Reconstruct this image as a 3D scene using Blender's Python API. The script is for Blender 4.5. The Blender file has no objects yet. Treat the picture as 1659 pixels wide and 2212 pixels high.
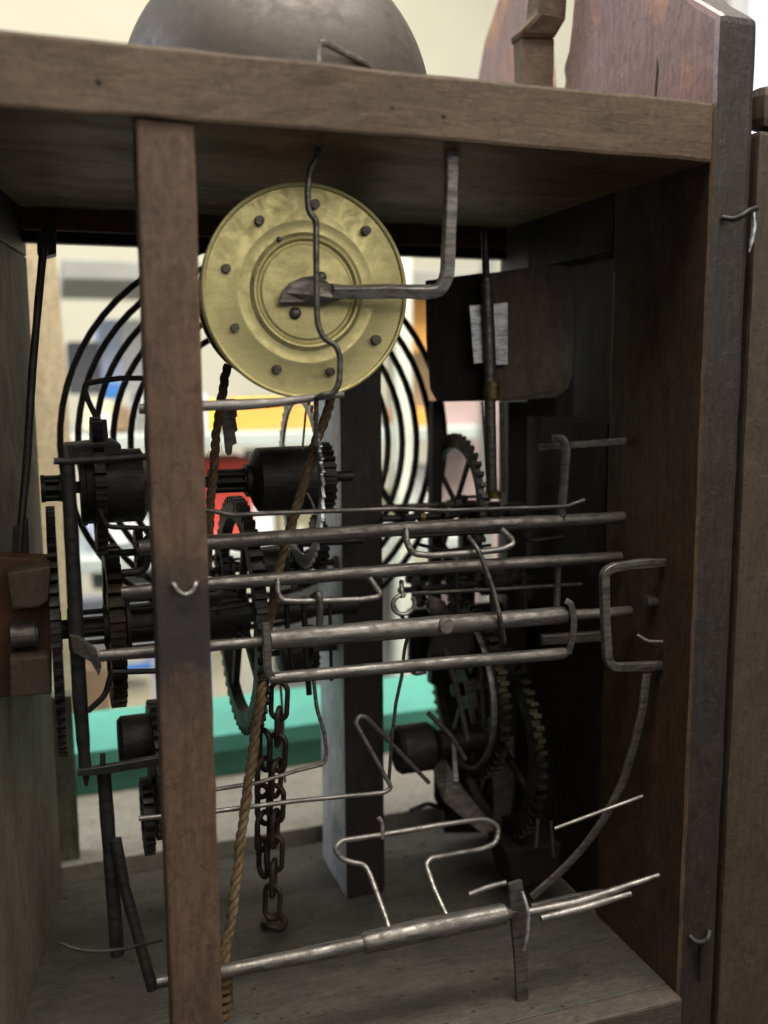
import bpy, bmesh, math, random
from mathutils import Vector, Matrix, noise
random.seed(7)
scene = bpy.context.scene
COL = scene.collection
S = 0.01                                   # everything below is written in centimetres

# ------------------------------------------------------------------ camera
FPX, CU, CV = 2064.0, 829.5, 1106.0        # focal length and centre of the 1659x2212 picture grid
CAM = Vector((0.0, -38.0, 31.8))
ax = Vector((6070, -334, 2064)).normalized()
az = Vector((90, 14394, 2064)); az = (az - ax*az.dot(ax)).normalized()
up = -az
ay = up.cross(ax).normalized()
if ay.z < 0: ay = -ay
def W(d): return Vector((ax.dot(d), ay.dot(d), up.dot(d)))
def ray(u, v): return W(Vector((u-CU, v-CV, FPX)))
def P(u, v, y):
    d = ray(u, v); return CAM + d*((y-CAM.y)/d.y)
def PX(u, v, x):
    d = ray(u, v); return CAM + d*((x-CAM.x)/d.x)
def PZ(u, v, z):
    d = ray(u, v); return CAM + d*((z-CAM.z)/d.z)
def cm(px, p):                              # size in cm of px grid pixels at point p
    fwd = (p-CAM).dot(W(Vector((0, 0, 1)))); return px*fwd/FPX
camd = bpy.data.cameras.new("camera"); cam = bpy.data.objects.new("camera", camd); COL.objects.link(cam)
R = Matrix((W(Vector((1, 0, 0))), W(Vector((0, -1, 0))), W(Vector((0, 0, -1))))).transposed()
cam.matrix_world = Matrix.Translation(CAM*S) @ R.to_4x4()
camd.sensor_fit = 'HORIZONTAL'; camd.sensor_width = 36; camd.lens = FPX/1659*36
camd.clip_start = 0.01; camd.clip_end = 100
camd.dof.use_dof = True; camd.dof.focus_distance = 0.47; camd.dof.aperture_fstop = 6.5
scene.camera = cam

# ------------------------------------------------------------------ world and lamps
w = bpy.data.worlds.new("World"); scene.world = w; w.use_nodes = True
bg = w.node_tree.nodes['Background']; bg.inputs[0].default_value = (.80, .86, 1.0, 1); bg.inputs[1].default_value = 0.08
def area(name, loc, aim, size, power, color, sy=None):
    l = bpy.data.lights.new(name, 'AREA'); l.energy = power; l.color = color
    l.shape = 'RECTANGLE'; l.size = size*S; l.size_y = (sy or size)*S
    o = bpy.data.objects.new(name, l); COL.objects.link(o); o.location = Vector(loc)*S
    o.rotation_euler = (Vector(aim)-Vector(loc)).to_track_quat('-Z', 'Y').to_euler(); return o
area("window_light", (-150, 75, 100), (12, 20, 18), 110, 28, (.84, .91, 1.0), 130)
area("shelf_fill_light", (30, 5, 190), (20, 130, 0), 150, 105, (1, .95, .84))  # added fill that brightens the shelves and back wall, no known lamp
area("front_fill_light", (55, -140, 112), (5, 5, 22), 200, 17, (1.0, .93, .81), 110)  # added front fill so metals reflect and the left wall brightens
area("overhead_light", (-10, -75, 200), (12, 0, 30), 90, 5, (1.0, .93, .80))
scene.view_settings.view_transform = 'Standard'; scene.view_settings.look = 'None'
scene.view_settings.exposure = 0; scene.view_settings.gamma = 1
scene.render.engine = 'CYCLES'

# ------------------------------------------------------------------ materials
def nt(name):
    m = bpy.data.materials.new(name); m.use_nodes = True
    t = m.node_tree; b = t.nodes['Principled BSDF']
    return m, t, b
def N(t, kind, **kw):
    n = t.nodes.new(kind)
    for k, v in kw.items():
        if k in n.inputs: n.inputs[k].default_value = v
        else: setattr(n, k, v)
    return n
def ramp(t, src, stops):
    r = t.nodes.new('ShaderNodeValToRGB'); e = r.color_ramp.elements
    while len(e) < len(stops): e.new(.5)
    for i, (p, c) in enumerate(stops):
        e[i].position = p; e[i].color = (*c, 1) if len(c) == 3 else c
    t.links.new(src, r.inputs[0]); return r.outputs[0]
def mix(t, fac, a, b, mode='MIX'):
    n = t.nodes.new('ShaderNodeMix'); n.data_type = 'RGBA'; n.blend_type = mode
    for s, i in ((fac, 0), (a, 6), (b, 7)):
        if hasattr(s, 'links'): t.links.new(s, n.inputs[i])
        else: n.inputs[i].default_value = s if i == 0 else (*s, 1)
    return n.outputs[2]
def coords(t, scale=(1, 1, 1)):
    tc = t.nodes.new('ShaderNodeNewGeometry')     # real position in metres: grain never repeats
    mp = t.nodes.new('ShaderNodeMapping'); mp.inputs['Scale'].default_value = scale
    t.links.new(tc.outputs['Position'], mp.inputs[0]); return mp.outputs[0]
def noise_n(t, vec, scale, detail=6, rough=.6, dist=0):
    n = N(t, 'ShaderNodeTexNoise', Scale=scale, Detail=detail, Roughness=rough, Distortion=dist)
    t.links.new(vec, n.inputs['Vector']); return n.outputs['Fac']
def bump(t, b, h, strength, dist=.0006):
    n = N(t, 'ShaderNodeBump', Strength=strength, Distance=dist)
    t.links.new(h, n.inputs['Height']); t.links.new(n.outputs[0], b.inputs['Normal'])
def G(v): return tuple(((c/255+.055)/1.055)**2.4 if c > 10 else c/255/12.92 for c in v)

def wood(name, dark, light, axis='z', rough=.6, stain=(.03, .025, .02), stain_amt=.5, extra=None, spec=.4, bmp=.5, smudge=None):
    m, t, b = nt(name)
    k = {'x': (.13, 1, 1), 'y': (1, .13, 1), 'z': (1, 1, .13)}[axis]
    v = coords(t, k)
    g = noise_n(t, v, 420, 8, .65, .6)
    c = ramp(t, g, [(.32, dark), (.68, light)])
    v2 = coords(t, tuple(.35+.65*a for a in k))
    s = noise_n(t, v2, 34, 6, .7, .8)
    sm = ramp(t, s, [(.48, (0, 0, 0)), (.70, (stain_amt,)*3)])
    c = mix(t, sm, c, stain)
    v3 = coords(t)
    d = noise_n(t, v3, 900, 3, .7)
    c = mix(t, ramp(t, d, [(.62, (0, 0, 0)), (.74, (.5, .5, .5))]), c, tuple(x*.45 for x in dark))
    lt = noise_n(t, v3, 70, 7, .75, 1.0)
    c = mix(t, ramp(t, lt, [(.52, (0, 0, 0)), (.75, (.28, .28, .28))]), c, tuple(min(1, x*1.6+.012) for x in light))
    mt_ = noise_n(t, v3, 160, 8, .8, 1.5)               # grubby mottling and tiny dents
    c = mix(t, ramp(t, mt_, [(.47, (0, 0, 0)), (.66, (.6, .6, .6))]), c, tuple(x*.4 for x in dark))
    if extra:                                       # second colour in patches: painted-in reflections and sheen, pale scuffs on the door
        col, thr, sc = extra
        e = noise_n(t, coords(t, (1, 1, .35)), sc, 6, .65, .5)
        c = mix(t, ramp(t, e, [(thr, (0, 0, 0)), (thr+.12, (.85, .85, .85))]), c, col)
    if smudge:                                      # sooty mark round a height in metres
        z0_, hw_ = smudge
        gp = t.nodes.new('ShaderNodeNewGeometry'); sp = t.nodes.new('ShaderNodeSeparateXYZ'); t.links.new(gp.outputs['Position'], sp.inputs[0])
        def mth(op, a_, b_):
            q_ = t.nodes.new('ShaderNodeMath'); q_.operation = op
            for s_, i_ in ((a_, 0), (b_, 1)):
                if hasattr(s_, 'links'): t.links.new(s_, q_.inputs[i_])
                else: q_.inputs[i_].default_value = s_
            return q_.outputs[0]
        dz = mth('ABSOLUTE', mth('SUBTRACT', sp.outputs['Z'], z0_), 0)
        k_ = mth('ADD', mth('DIVIDE', dz, hw_), mth('MULTIPLY', mth('SUBTRACT', lt, .5), 1.6))
        c = mix(t, ramp(t, k_, [(.45, (.95,)*3), (1.15, (0, 0, 0))]), c, (.030, .027, .028))
    t.links.new(c, b.inputs['Base Color'])
    t.links.new(ramp(t, s, [(.3, (rough-.12,)*3), (.7, (rough+.15,)*3)]), b.inputs['Roughness'])
    b.inputs['Specular IOR Level'].default_value = spec
    mm = t.nodes.new('ShaderNodeMath'); mm.operation = 'ADD'
    t.links.new(g, mm.inputs[0]); t.links.new(mt_, mm.inputs[1])
    bump(t, b, mm.outputs[0], bmp*1.5)
    return m
def metal(name, base, rough=.4, rust=(.05, .028, .018), rust_amt=.6, thr=.52, metallic=.95, bs=.35, streak=1, warp=0):
    m, t, b = nt(name)
    v = coords(t)
    s = noise_n(t, v, 130, 8, .7, .4)
    f = noise_n(t, v, 1100, 4, .7)
    c = mix(t, ramp(t, f, [(.35, (0, 0, 0)), (.75, (.55, .55, .55))]), base, tuple(x*.55 for x in base))
    rm = ramp(t, s, [(thr-.06, (0, 0, 0)), (thr+.12, (rust_amt,)*3)])
    c = mix(t, rm, c, rust)
    t.links.new(c, b.inputs['Base Color'])
    g2 = noise_n(t, coords(t, (.12, 1, 1)), 420, 6, .7, .3)      # drawn streaks and grime
    c = mix(t, ramp(t, g2, [(.44, (0, 0, 0)), (.60, (.75*streak,)*3)]), c, tuple(x*.25 for x in base))
    t.links.new(c, b.inputs['Base Color'])
    wv = noise_n(t, v, 38, 3, .5)
    t.links.new(ramp(t, s, [(.3, (rough-.07,)*3), (.7, (min(1, rough+.25),)*3)]), b.inputs['Roughness'])
    inv = ramp(t, rm, [(0, (metallic,)*3), (1, (metallic*.35,)*3)])
    t.links.new(inv, b.inputs['Metallic'])
    mm = t.nodes.new('ShaderNodeMath'); mm.operation = 'ADD'
    t.links.new(s, mm.inputs[0]); t.links.new(f, mm.inputs[1])
    if warp:
        mu = t.nodes.new('ShaderNodeMath'); mu.operation = 'MULTIPLY_ADD'; t.links.new(wv, mu.inputs[0]); mu.inputs[1].default_value = warp; t.links.new(mm.outputs[0], mu.inputs[2]); mm = mu
    bump(t, b, mm.outputs[0], bs, .0004)
    return m
def plain(name, col, rough=.6, var=.15, sc=20, metallic=0, emit=0):
    m, t, b = nt(name)
    n = noise_n(t, coords(t), sc, 5, .6)
    c = ramp(t, n, [(.3, tuple(x*(1-var) for x in col)), (.7, tuple(min(1, x*(1+var)) for x in col))])
    t.links.new(c, b.inputs['Base Color']); b.inputs['Roughness'].default_value = rough
    b.inputs['Metallic'].default_value = metallic
    if emit:
        t.links.new(c, b.inputs['Emission Color']); b.inputs['Emission Strength'].default_value = emit
    bump(t, b, n, .15)
    return m

M = {}
M['beam'] = wood('beam_wood', (.082, .054, .034), (.118, .080, .051), 'x', .62, (.05, .036, .025), .6, None, .3, .3)
M['post'] = wood('post_wood', (.080, .047, .031), (.140, .086, .056), 'z', .58, (.045, .030, .025), .8, None, .3, .4, (.218, .030))
M['ceil'] = wood('inner_top_wood', (.150, .085, .046), (.215, .128, .070), 'x', .5, (.05, .032, .02), .6, None, .2, 1.0)
M['dark'] = wood('dark_wood', (.010, .007, .006), (.022, .015, .012), 'z', .5, (.012, .01, .01), .7)
M['sidelit'] = wood('side_lit_wood', (.036, .020, .012), (.070, .040, .024), 'z', .55, (.022, .016, .012), .7, ((.12, .045, .02), .60, 9), .25)  # lit front copy of the side wood; reddish light painted as patches
M['edge'] = wood('worn_lit_edge_wood', (.10, .062, .040), (.19, .125, .085), 'z', .5, (.07, .045, .03), .6)  # bare worn edges, and the lit edge line painted in
M['side'] = wood('side_shaded_wood', (.009, .006, .005), (.020, .013, .010), 'z', .6, (.008, .007, .006), .8, ((.075, .028, .012), .60, 9), .2)  # shaded copy of the side wood for the deeper boards
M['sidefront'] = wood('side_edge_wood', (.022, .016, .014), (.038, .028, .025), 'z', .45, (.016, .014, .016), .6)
M['redwood'] = wood('red_sheen_wood', (.16, .095, .09), (.27, .165, .16), 'z', .34, (.15, .10, .12), .6, ((.50, .24, .12), .56, 26), .7, .2)  # reddish wood with window sheen and warm highlights in its colour
M['left'] = wood('grey_brown_wood', (.12, .096, .072), (.21, .17, .13), 'z', .65, (.06, .05, .04), .6, ((.12, .17, .12), .66, 14))  # green patches paint in a greenish reflection
M['tan'] = wood('tan_wood', (.44, .35, .22), (.60, .48, .32), 'z', .6, (.22, .17, .10), .6)
M['greenwood'] = wood('green_reflect_wood', (.10, .10, .07), (.20, .20, .14), 'z', .7, (.04, .04, .03), .7, ((.07, .20, .14), .50, 18))  # greenish reflection painted into the wood colour
M['fly'] = wood('fly_vane_wood', (.075, .056, .042), (.13, .10, .078), 'z', .6, (.04, .03, .022), .6)
M['floor'] = wood('floor_wood', (.042, .038, .032), (.074, .068, .058), 'x', .6, (.014, .013, .012), .7)
M['lip'] = wood('front_edge_wood', (.045, .036, .030), (.080, .062, .052), 'x', .6, (.06, .045, .04), .6)
M['rear'] = wood('pale_board_wood', (.24, .22, .185), (.32, .295, .25), 'x', .7, (.16, .15, .125), .6)
M['door'] = wood('door_wood', (.040, .028, .019), (.072, .050, .034), 'z', .6, (.05, .035, .025), .7, ((.26, .20, .09), .70, 40))
M['postside'] = wood('window_lit_wood', (.20, .20, .205), (.60, .61, .63), 'z', .34, (.09, .09, .095), .8, None, .7, 1.2)  # pale tone paints window light on the post side
M['block'] = wood('block_wood', (.038, .024, .018), (.065, .040, .030), 'z', .6, (.07, .04, .03), .5)
M['iron'] = metal('worn_iron', (.21, .195, .18), .36, (.065, .046, .038), .7, .51, .78, .2)
M['lever'] = metal('lever_iron', (.42, .39, .37), .42, (.16, .12, .10), .5, .56, .6, .2)
M['irond'] = metal('dark_iron', (.15, .135, .125), .42, (.05, .036, .028), .8, .50, .72, .2)
M['black'] = metal('black_iron', (.045, .042, .040), .46, (.018, .015, .013), .7, .5, .7)
M['wire'] = metal('wire_iron', (.32, .30, .28), .34, (.12, .09, .07), .6, .55, .75, .12)
M['steel'] = metal('bright_steel', (.62, .64, .68), .30, (.22, .2, .2), .5, .58, .65)
M['brass'] = metal('tarnished_brass', (.66, .59, .29), .40, (.54, .475, .22), .5, .55, .75, .10, .15, 5)
M['toothed'] = metal('dark_toothed_brass', (.055, .044, .024), .42, (.02, .016, .012), .8, .5, .9)
M['oldbrass'] = metal('dark_brass', (.26, .19, .07), .42, (.09, .06, .03), .7, .5)
M['bell'] = metal('bell_bronze', (.074, .062, .053), .5, (.055, .043, .036), .5, .5, .45, .10, .3, 4)
M['rope'] = wood('rope_fibre', (.085, .056, .032), (.19, .135, .078), 'z', .9, (.08, .05, .03), .5, None, .1, 1.0)
M['rust'] = metal('rusty_chain_iron', (.07, .058, .05), .5, (.035, .022, .015), .85, .44)
M['wall'] = plain('cream_plaster', G((222, 218, 198)), .9, .05, 4)
M['greenp'] = plain('green_paint', (.085, .34, .275), .45, .12, 30)
M['greend'] = plain('shaded_green_paint', (.035, .18, .13), .5, .15, 40)  # rail green darkened for its shaded front face
PAL = dict(white=(.85, .85, .88), lav=(.70, .70, .85), orange=(.95, .45, .10), yellow=(.9, .70, .08), red=(.80, .09, .07),
           blue=(.05, .20, .55), grey=(.30, .30, .28), shelf=(.55, .60, .58), dgrey=(.07, .075, .085), cream=(.75, .68, .48),
           pink=(.62, .46, .45), palegreen=(.72, .77, .66), brown=(.30, .20, .12), bluegrey=(.45, .50, .66), black=(.02, .02, .02))
for k, c in PAL.items(): M['c_'+k] = plain(k+'_card', c, .55, .10, 25)

# ------------------------------------------------------------------ builders
def wl(o):
    p = Vector((0, 0, 0))
    while o is not None: p = p + o.location; o = o.parent
    return p
def obj(name, bm, mat, parent=None, smooth=False, at=None, auto=35):
    """one bmesh (in cm, world coordinates) -> one mesh object in metres"""
    me = bpy.data.meshes.new(name)
    bmesh.ops.recalc_face_normals(bm, faces=bm.faces)
    if parent is None and at is None:
        xs = [v.co for v in bm.verts]
        at = Vector(((min(p.x for p in xs)+max(p.x for p in xs))/2, (min(p.y for p in xs)+max(p.y for p in xs))/2, min(p.z for p in xs)))
    base = wl(parent)/S if parent else Vector(at)
    off = Vector((0, 0, 0))
    if parent is not None:
        off = sum((v.co for v in bm.verts), Vector())/len(bm.verts) - base
    for v in bm.verts: v.co = (v.co-base-off)*S
    if smooth:
        for f in bm.faces: f.smooth = True
        for e in bm.edges:
            if len(e.link_faces) == 2 and e.calc_face_angle(0) > math.radians(auto): e.smooth = False
    bm.to_mesh(me); bm.free()
    me.materials.append(M[mat])
    o = bpy.data.objects.new(name, me); COL.objects.link(o)
    o.parent = parent
    o.location = off*S if parent else base*S
    return o
def thing(name, label, cat, at, group=None):
    o = bpy.data.objects.new(name, None); COL.objects.link(o); o.empty_display_size = .01
    o.location = Vector(at)*S; return tag(o, label, cat, group)
def tag(o, label=None, cat=None, group=None, kind=None):
    if label: o['label'] = label
    if cat: o['category'] = cat
    if group: o['group'] = group
    if kind: o['kind'] = kind
    return o
def newbm(): return bmesh.new()
def add_box(bm, x0, x1, y0, y1, z0, z1, bev=0, rough=0, seg=2):
    b2 = bmesh.new()
    vs = [b2.verts.new((x, y, z)) for x in (x0, x1) for y in (y0, y1) for z in (z0, z1)]
    for f in ((0, 1, 3, 2), (4, 6, 7, 5), (0, 4, 5, 1), (2, 3, 7, 6), (0, 2, 6, 4), (1, 5, 7, 3)):
        b2.faces.new([vs[i] for i in f])
    bmesh.ops.recalc_face_normals(b2, faces=b2.faces)
    if rough:
        for a in range(3):
            ln = (x1-x0, y1-y0, z1-z0)[a]
            es = [e for e in b2.edges if abs((e.verts[0].co-e.verts[1].co)[a]) > ln*.9]
            n = int(min(24, ln/1.2))
            if n > 0: bmesh.ops.subdivide_edges(b2, edges=es, cuts=n, use_grid_fill=True)
    if bev:
        es = [e for e in b2.edges if len(e.link_faces) == 2 and e.calc_face_angle(0) > .5]
        bmesh.ops.bevel(b2, geom=es, offset=bev, segments=seg, profile=.6, affect='EDGES')
    if rough:
        for v in b2.verts:
            v.co += Vector(noise.noise_vector(v.co*.55))*rough
    merge(bm, b2)
def merge(bm, b2):
    mp = {v: bm.verts.new(v.co) for v in b2.verts}
    for f in b2.faces:
        try: bm.faces.new([mp[v] for v in f.verts])
        except ValueError: pass
    b2.free()
def box(name, mat, parent, *a, **k):
    bm = newbm(); add_box(bm, *a, **k); return obj(name, bm, mat, parent)
def fillet(pts, r, n=5):
    out = [pts[0]]
    for i in range(1, len(pts)-1):
        a, b, c = pts[i-1], pts[i], pts[i+1]
        d1, d2 = (a-b), (c-b)
        if d1.length < 1e-5 or d2.length < 1e-5 or d1.angle(d2) > 2.95: out.append(b); continue
        k = min(r, d1.length*.45, d2.length*.45)
        p, q = b+d1.normalized()*k, b+d2.normalized()*k
        for j in range(n+1):
            s = j/n; out.append(p*(1-s)**2+b*2*s*(1-s)+q*s**2)
    out.append(pts[-1]); return out
def add_tube(bm, pts, rad, seg=12, cap=True, flat=None, jit=.04, step=.6):
    """tube through world points; rad number or list; flat=(wide factor, direction)"""
    if not isinstance(rad, (list, tuple)): rad = [rad]*len(pts)
    P2, R2 = [pts[0]], [rad[0]]
    for i in range(1, len(pts)):
        d = (pts[i]-pts[i-1]).length; n = max(1, int(d/step))
        for j in range(1, n+1):
            s = j/n; P2.append(pts[i-1].lerp(pts[i], s)); R2.append(rad[i-1]*(1-s)+rad[i]*s)
    T = []
    for i in range(len(P2)):
        a = P2[max(0, i-1)]; b = P2[min(len(P2)-1, i+1)]; T.append((b-a).normalized())
    n0 = Vector((0, 0, 1)) if abs(T[0].z) < .9 else Vector((0, 1, 0))
    if flat: n0 = Vector(flat[1])
    n0 = (n0 - T[0]*n0.dot(T[0])).normalized(); rings = []; sd = random.random()*50
    for i, p in enumerate(P2):
        if i: n0 = (n0 - T[i]*n0.dot(T[i])).normalized()
        b0 = T[i].cross(n0); ring = []
        j2 = 1+jit*noise.noise(p*1.1+Vector((sd, 0, 0)))*2
        for k in range(seg):
            a = 2*math.pi*k/seg
            cx, cy = math.cos(a), math.sin(a)
            if flat:
                e = .35; cx = math.copysign(abs(cx)**e, cx)*flat[0]; cy = math.copysign(abs(cy)**e, cy)
            ring.append(bm.verts.new(p+(n0*cx+b0*cy)*R2[i]*j2))
        rings.append(ring)
    for i in range(len(rings)-1):
        for k in range(seg):
            bm.faces.new((rings[i][k], rings[i][(k+1) % seg], rings[i+1][(k+1) % seg], rings[i+1][k]))
    if cap: bm.faces.new(rings[0][::-1]); bm.faces.new(rings[-1])
def uvw(pts): return [P(*p) for p in pts]
def add_wire(bm, pts, w, fil=.5, **k):
    q = uvw(pts)
    if isinstance(w, (list, tuple)):
        rr = [cm(a, p)/2 for a, p in zip(w, q)]; add_tube(bm, q, rr, **k)
    else:
        rr = sum(cm(w, p) for p in q)/len(q)/2; add_tube(bm, fillet(q, fil) if fil else q, rr, **k)
def wire(name, mat, parent, pts, w, fil=.5, **k):
    bm = newbm(); add_wire(bm, pts, w, fil, **k); return obj(name, bm, mat, parent, True)
def add_lathe(bm, o, d, prof, seg=40):
    d = Vector(d).normalized(); n = Vector((0, 0, 1)) if abs(d.z) < .9 else Vector((0, 1, 0))
    n = (n-d*n.dot(d)).normalized(); b = d.cross(n); rings = []
    for t_, r in prof:
        c = o+d*t_
        rings.append([bm.verts.new(c+(n*math.cos(2*math.pi*k/seg)+b*math.sin(2*math.pi*k/seg))*max(r, .001)) for k in range(seg)])
    for i in range(len(rings)-1):
        for k in range(seg):
            bm.faces.new((rings[i][k], rings[i][(k+1) % seg], rings[i+1][(k+1) % seg], rings[i+1][k]))
    bm.faces.new(rings[0][::-1]); bm.faces.new(rings[-1])
def lathe(name, mat, parent, o, d, prof, seg=40, auto=35):
    bm = newbm(); add_lathe(bm, o, d, prof, seg); return obj(name, bm, mat, parent, True, auto=auto)
def add_plate(bm, pts, thick, bev=0):
    """prism from a polygon of world points, pushed by vector thick"""
    b2 = bmesh.new(); thick = Vector(thick)
    a = [b2.verts.new(p) for p in pts]; c = [b2.verts.new(p+thick) for p in pts]
    b2.faces.new(a); b2.faces.new(c[::-1]); n = len(a)
    for i in range(n): b2.faces.new((a[i], c[i], c[(i+1) % n], a[(i+1) % n]))
    bmesh.ops.recalc_face_normals(b2, faces=b2.faces)
    if bev:
        es = [e for e in b2.edges if len(e.link_faces) == 2 and e.calc_face_angle(0) > .6]
        bmesh.ops.bevel(b2, geom=es, offset=bev, segments=2, profile=.6, affect='EDGES')
    merge(bm, b2)
def plate(name, mat, parent, pts, thick, bev=0):
    bm = newbm(); add_plate(bm, pts, thick, bev); return obj(name, bm, mat, parent)
def gear(parent, c, Rr, wd, n, mat='black', depth=.42, rimw=.75, spokes=4, name='wheel', hub=.8, ratchet=False, tmat=None, spin=0):
    """toothed wheel standing in the YZ plane (arbor along X); wheel > spoke, hub"""
    bm = newbm(); outer, inner = [], []
    def pt(r, a, x): return bm.verts.new((c.x+x, c.y+r*math.cos(a), c.z+r*math.sin(a)))
    prof = ((0, 0), (.08, 1), (.42, 1), (.5, 0)) if not ratchet else ((0, 0), (.72, 1), (.80, 1), (.86, 0))
    for s in (-wd/2, wd/2):
        o_, i_ = [], []
        for k in range(n):
            for f, h in prof:
                a = spin+2*math.pi*(k+f)/n
                o_.append(pt(Rr-depth*(1-h), a, s)); i_.append(pt(Rr-depth-rimw, a, s))
        outer.append(o_); inner.append(i_)
    m = len(outer[0])
    for i in range(m):
        j = (i+1) % m
        bm.faces.new((outer[0][i], outer[0][j], outer[1][j], outer[1][i]))
        bm.faces.new((inner[0][i], inner[1][i], inner[1][j], inner[0][j]))
        bm.faces.new((outer[0][i], inner[0][i], inner[0][j], outer[0][j]))
        bm.faces.new((outer[1][i], outer[1][j], inner[1][j], inner[1][i]))
    g = obj(name, bm, mat, parent)
    lathe('hub', mat, g, c-Vector((wd*.6, 0, 0)), (1, 0, 0), [(0, hub), (wd*1.2, hub)], 24)
    for k in range(spokes):
        a = spin+.4+2*math.pi*k/spokes
        d = Vector((0, math.cos(a), math.sin(a)))
        b3 = newbm(); add_tube(b3, [c+d*hub*.8, c+d*(Rr-depth-rimw*.8)], wd*.42, 8, flat=(.8, (1, 0, 0)), jit=0, step=3)
        obj('spoke', b3, mat, g)
    return g
def pinion(parent, c0, c1, r, n, pr=.1, mat='black'):
    """lantern pinion: two discs and a cage of pins along X"""
    bm = newbm()
    for q in (c0, c1): add_lathe(bm, q-Vector((.1, 0, 0)), (1, 0, 0), [(0, r*1.25), (.2, r*1.25)], 20)
    p = obj('pinion', bm, mat, parent, True)
    for k in range(n):
        a = 2*math.pi*k/n; d = Vector((0, math.cos(a)*r, math.sin(a)*r))
        b2 = newbm(); add_tube(b2, [c0+d, c1+d], pr, 8, jit=0, step=9); obj('pin', b2, mat, p, True)
    return p

# ================================================================== ROOM BEHIND
bm = newbm(); a = P(-900, 3600, 260); b = P(2600, -900, 260)
add_box(bm, a.x, b.x, 260, 270, a.z, b.z)
tag(obj('back_wall', bm, 'wall'), kind='structure')
def bgbox(name, u0, v0, u1, v1, y, dep, mat, label, cat, group=None, bev=.3):
    a = P(u0, v1, y); b = P(u1, v0, y); bm = newbm(); add_box(bm, a.x, b.x, y, y+dep, a.z, b.z, bev)
    o = obj(name, bm, mat); tag(o, label, cat, group); return o
# shelf unit: uprights and shelves
y0 = 70; sh = thing('shelf_unit', 'pale metal shelf unit holding boxes, out of focus behind the clock', 'shelf', P(500, 1720, y0))
def shelf(v, th=26, u0=135, u1=1062, mat='c_shelf', d=28):
    a = P(u0, v+th, y0); b = P(u1, v, y0); zz = P(560, v, y0).z; h = cm(th, P(560, v, y0))
    bm = newbm(); add_box(bm, a.x, b.x, y0, y0+d, zz-h, zz, .15); obj('shelf', bm, mat, sh)
shelf(1185, 30); shelf(1700, 20)
shelf(934, 30); shelf(572, 40, mat='c_grey')
for u0, u1, mm in ((113, 134, 'c_bluegrey'), (852, 886, 'c_palegreen'), (1040, 1062, 'c_grey')):
    a = P(u0, 1720, y0-1); b = P(u1, 560, y0-1); q = P((u0+u1)/2, 900, y0-1).x; hw = cm((u1-u0)/2, P(u0, 900, y0-1))
    bm = newbm(); add_box(bm, q-hw, q+hw, y0-2, y0-.05, a.z, b.z, .15); obj('upright', bm, mm, sh)
B = bgbox
B('storage_jar', 150, 738, 215, 852, 76, 10, 'c_dgrey', 'dark grey container left on the upper shelf beside the spiral gong', 'container')
B('cardboard_box', 216, 690, 262, 852, 78, 10, 'c_bluegrey', 'pale grey blue box beside the dark container on the shelf', 'box')
B('paper_stack', 262, 690, 330, 845, 82, 10, 'c_white', 'white paper bundle seen through the upper left gong turns', 'paper')
B('white_box', 300, 850, 440, 958, 80, 12, 'c_white', 'white box on the shelf just left of the front post', 'box')
B('blue_box', 226, 826, 262, 862, 74, 3, 'c_blue', 'small bright blue packet seen between the gong turns', 'packet')
B('cream_tin', 180, 862, 245, 932, 74, 6, 'c_cream', 'cream tin standing behind the left gong turns', 'tin')
B('brown_tin', 246, 880, 282, 932, 74, 6, 'c_brown', 'brown tin next to the cream tin on the shelf', 'tin')
B('white_bottle', 424, 850, 449, 932, 75, 4, 'c_lav', 'pale lavender bottle right beside the front post', 'bottle')
B('yellow_bottle', 451, 862, 470, 932, 75, 4, 'c_yellow', 'yellow bottle left of the orange box', 'bottle')
B('orange_box', 474, 876, 745, 932, 74, 12, 'c_orange', 'long orange box on the shelf below the brass disc', 'box')
B('yellow_box', 500, 858, 640, 875.5, 75, 8, 'c_yellow', 'flat yellow box lying on the long orange box', 'box')
B('red_box', 436, 992, 545, 1180, 74, 10, 'c_red', 'red box on the lower shelf behind the rope', 'box')
B('white_cup', 546, 975, 590, 1180, 74, 5, 'c_white', 'white cup beside the red box on the lower shelf', 'cup')
B('cream_carton', 592, 1060, 850, 1182, 80, 12, 'c_cream', 'cream carton on the lower shelf below the black spool', 'carton')
B('orange_carton', 888, 880, 950, 932, 74, 9, 'c_orange', 'orange carton right of the pale shelf upright', 'carton')
B('cream_carton', 886, 700, 940, 878, 80, 9, 'c_cream', 'tall cream carton behind the right gong turns', 'carton')
B('orange_sleeve', 886, 600, 1000, 760, 74, 3, 'c_orange', 'orange sleeve at the upper right edge of the brass disc', 'sleeve')
B('white_jug', 888, 1010, 950, 1182, 75, 8, 'c_white', 'white jug on the lower shelf right of the pale upright', 'jug')
B('pink_panel', 954, 600, 1110, 1480, 76, 4, 'c_pink', 'dusty pink panel behind the spoked wheel', 'panel')
B('white_tray', 186, 1120, 440, 1183, 75, 10, 'c_white', 'white tray on the lower shelf left of the post', 'tray')
B('grey_crate', 200, 1216, 345, 1275, 76, 10, 'c_grey', 'grey crate hanging under the lower shelf', 'crate')
B('white_sheet', 150, 1276, 450, 1420, 84, 3, 'c_white', 'white sheet seen low behind the left wheels', 'sheet')
B('brown_bag', 186, 1440, 235, 1640, 76, 6, 'c_brown', 'brown bag low behind the left pillar', 'bag')
B('cream_bag', 236, 1470, 330, 1640, 77, 6, 'c_cream', 'cream bag low beside the brown bag', 'bag')
B('blue_packet', 262, 1440, 330, 1452, 75, 2, 'c_blue', 'thin blue packet lying above the cream bag', 'packet')
B('lavender_box', 330, 1420, 460, 1600, 80, 8, 'c_lav', 'lavender white box low behind the front post', 'box')
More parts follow.
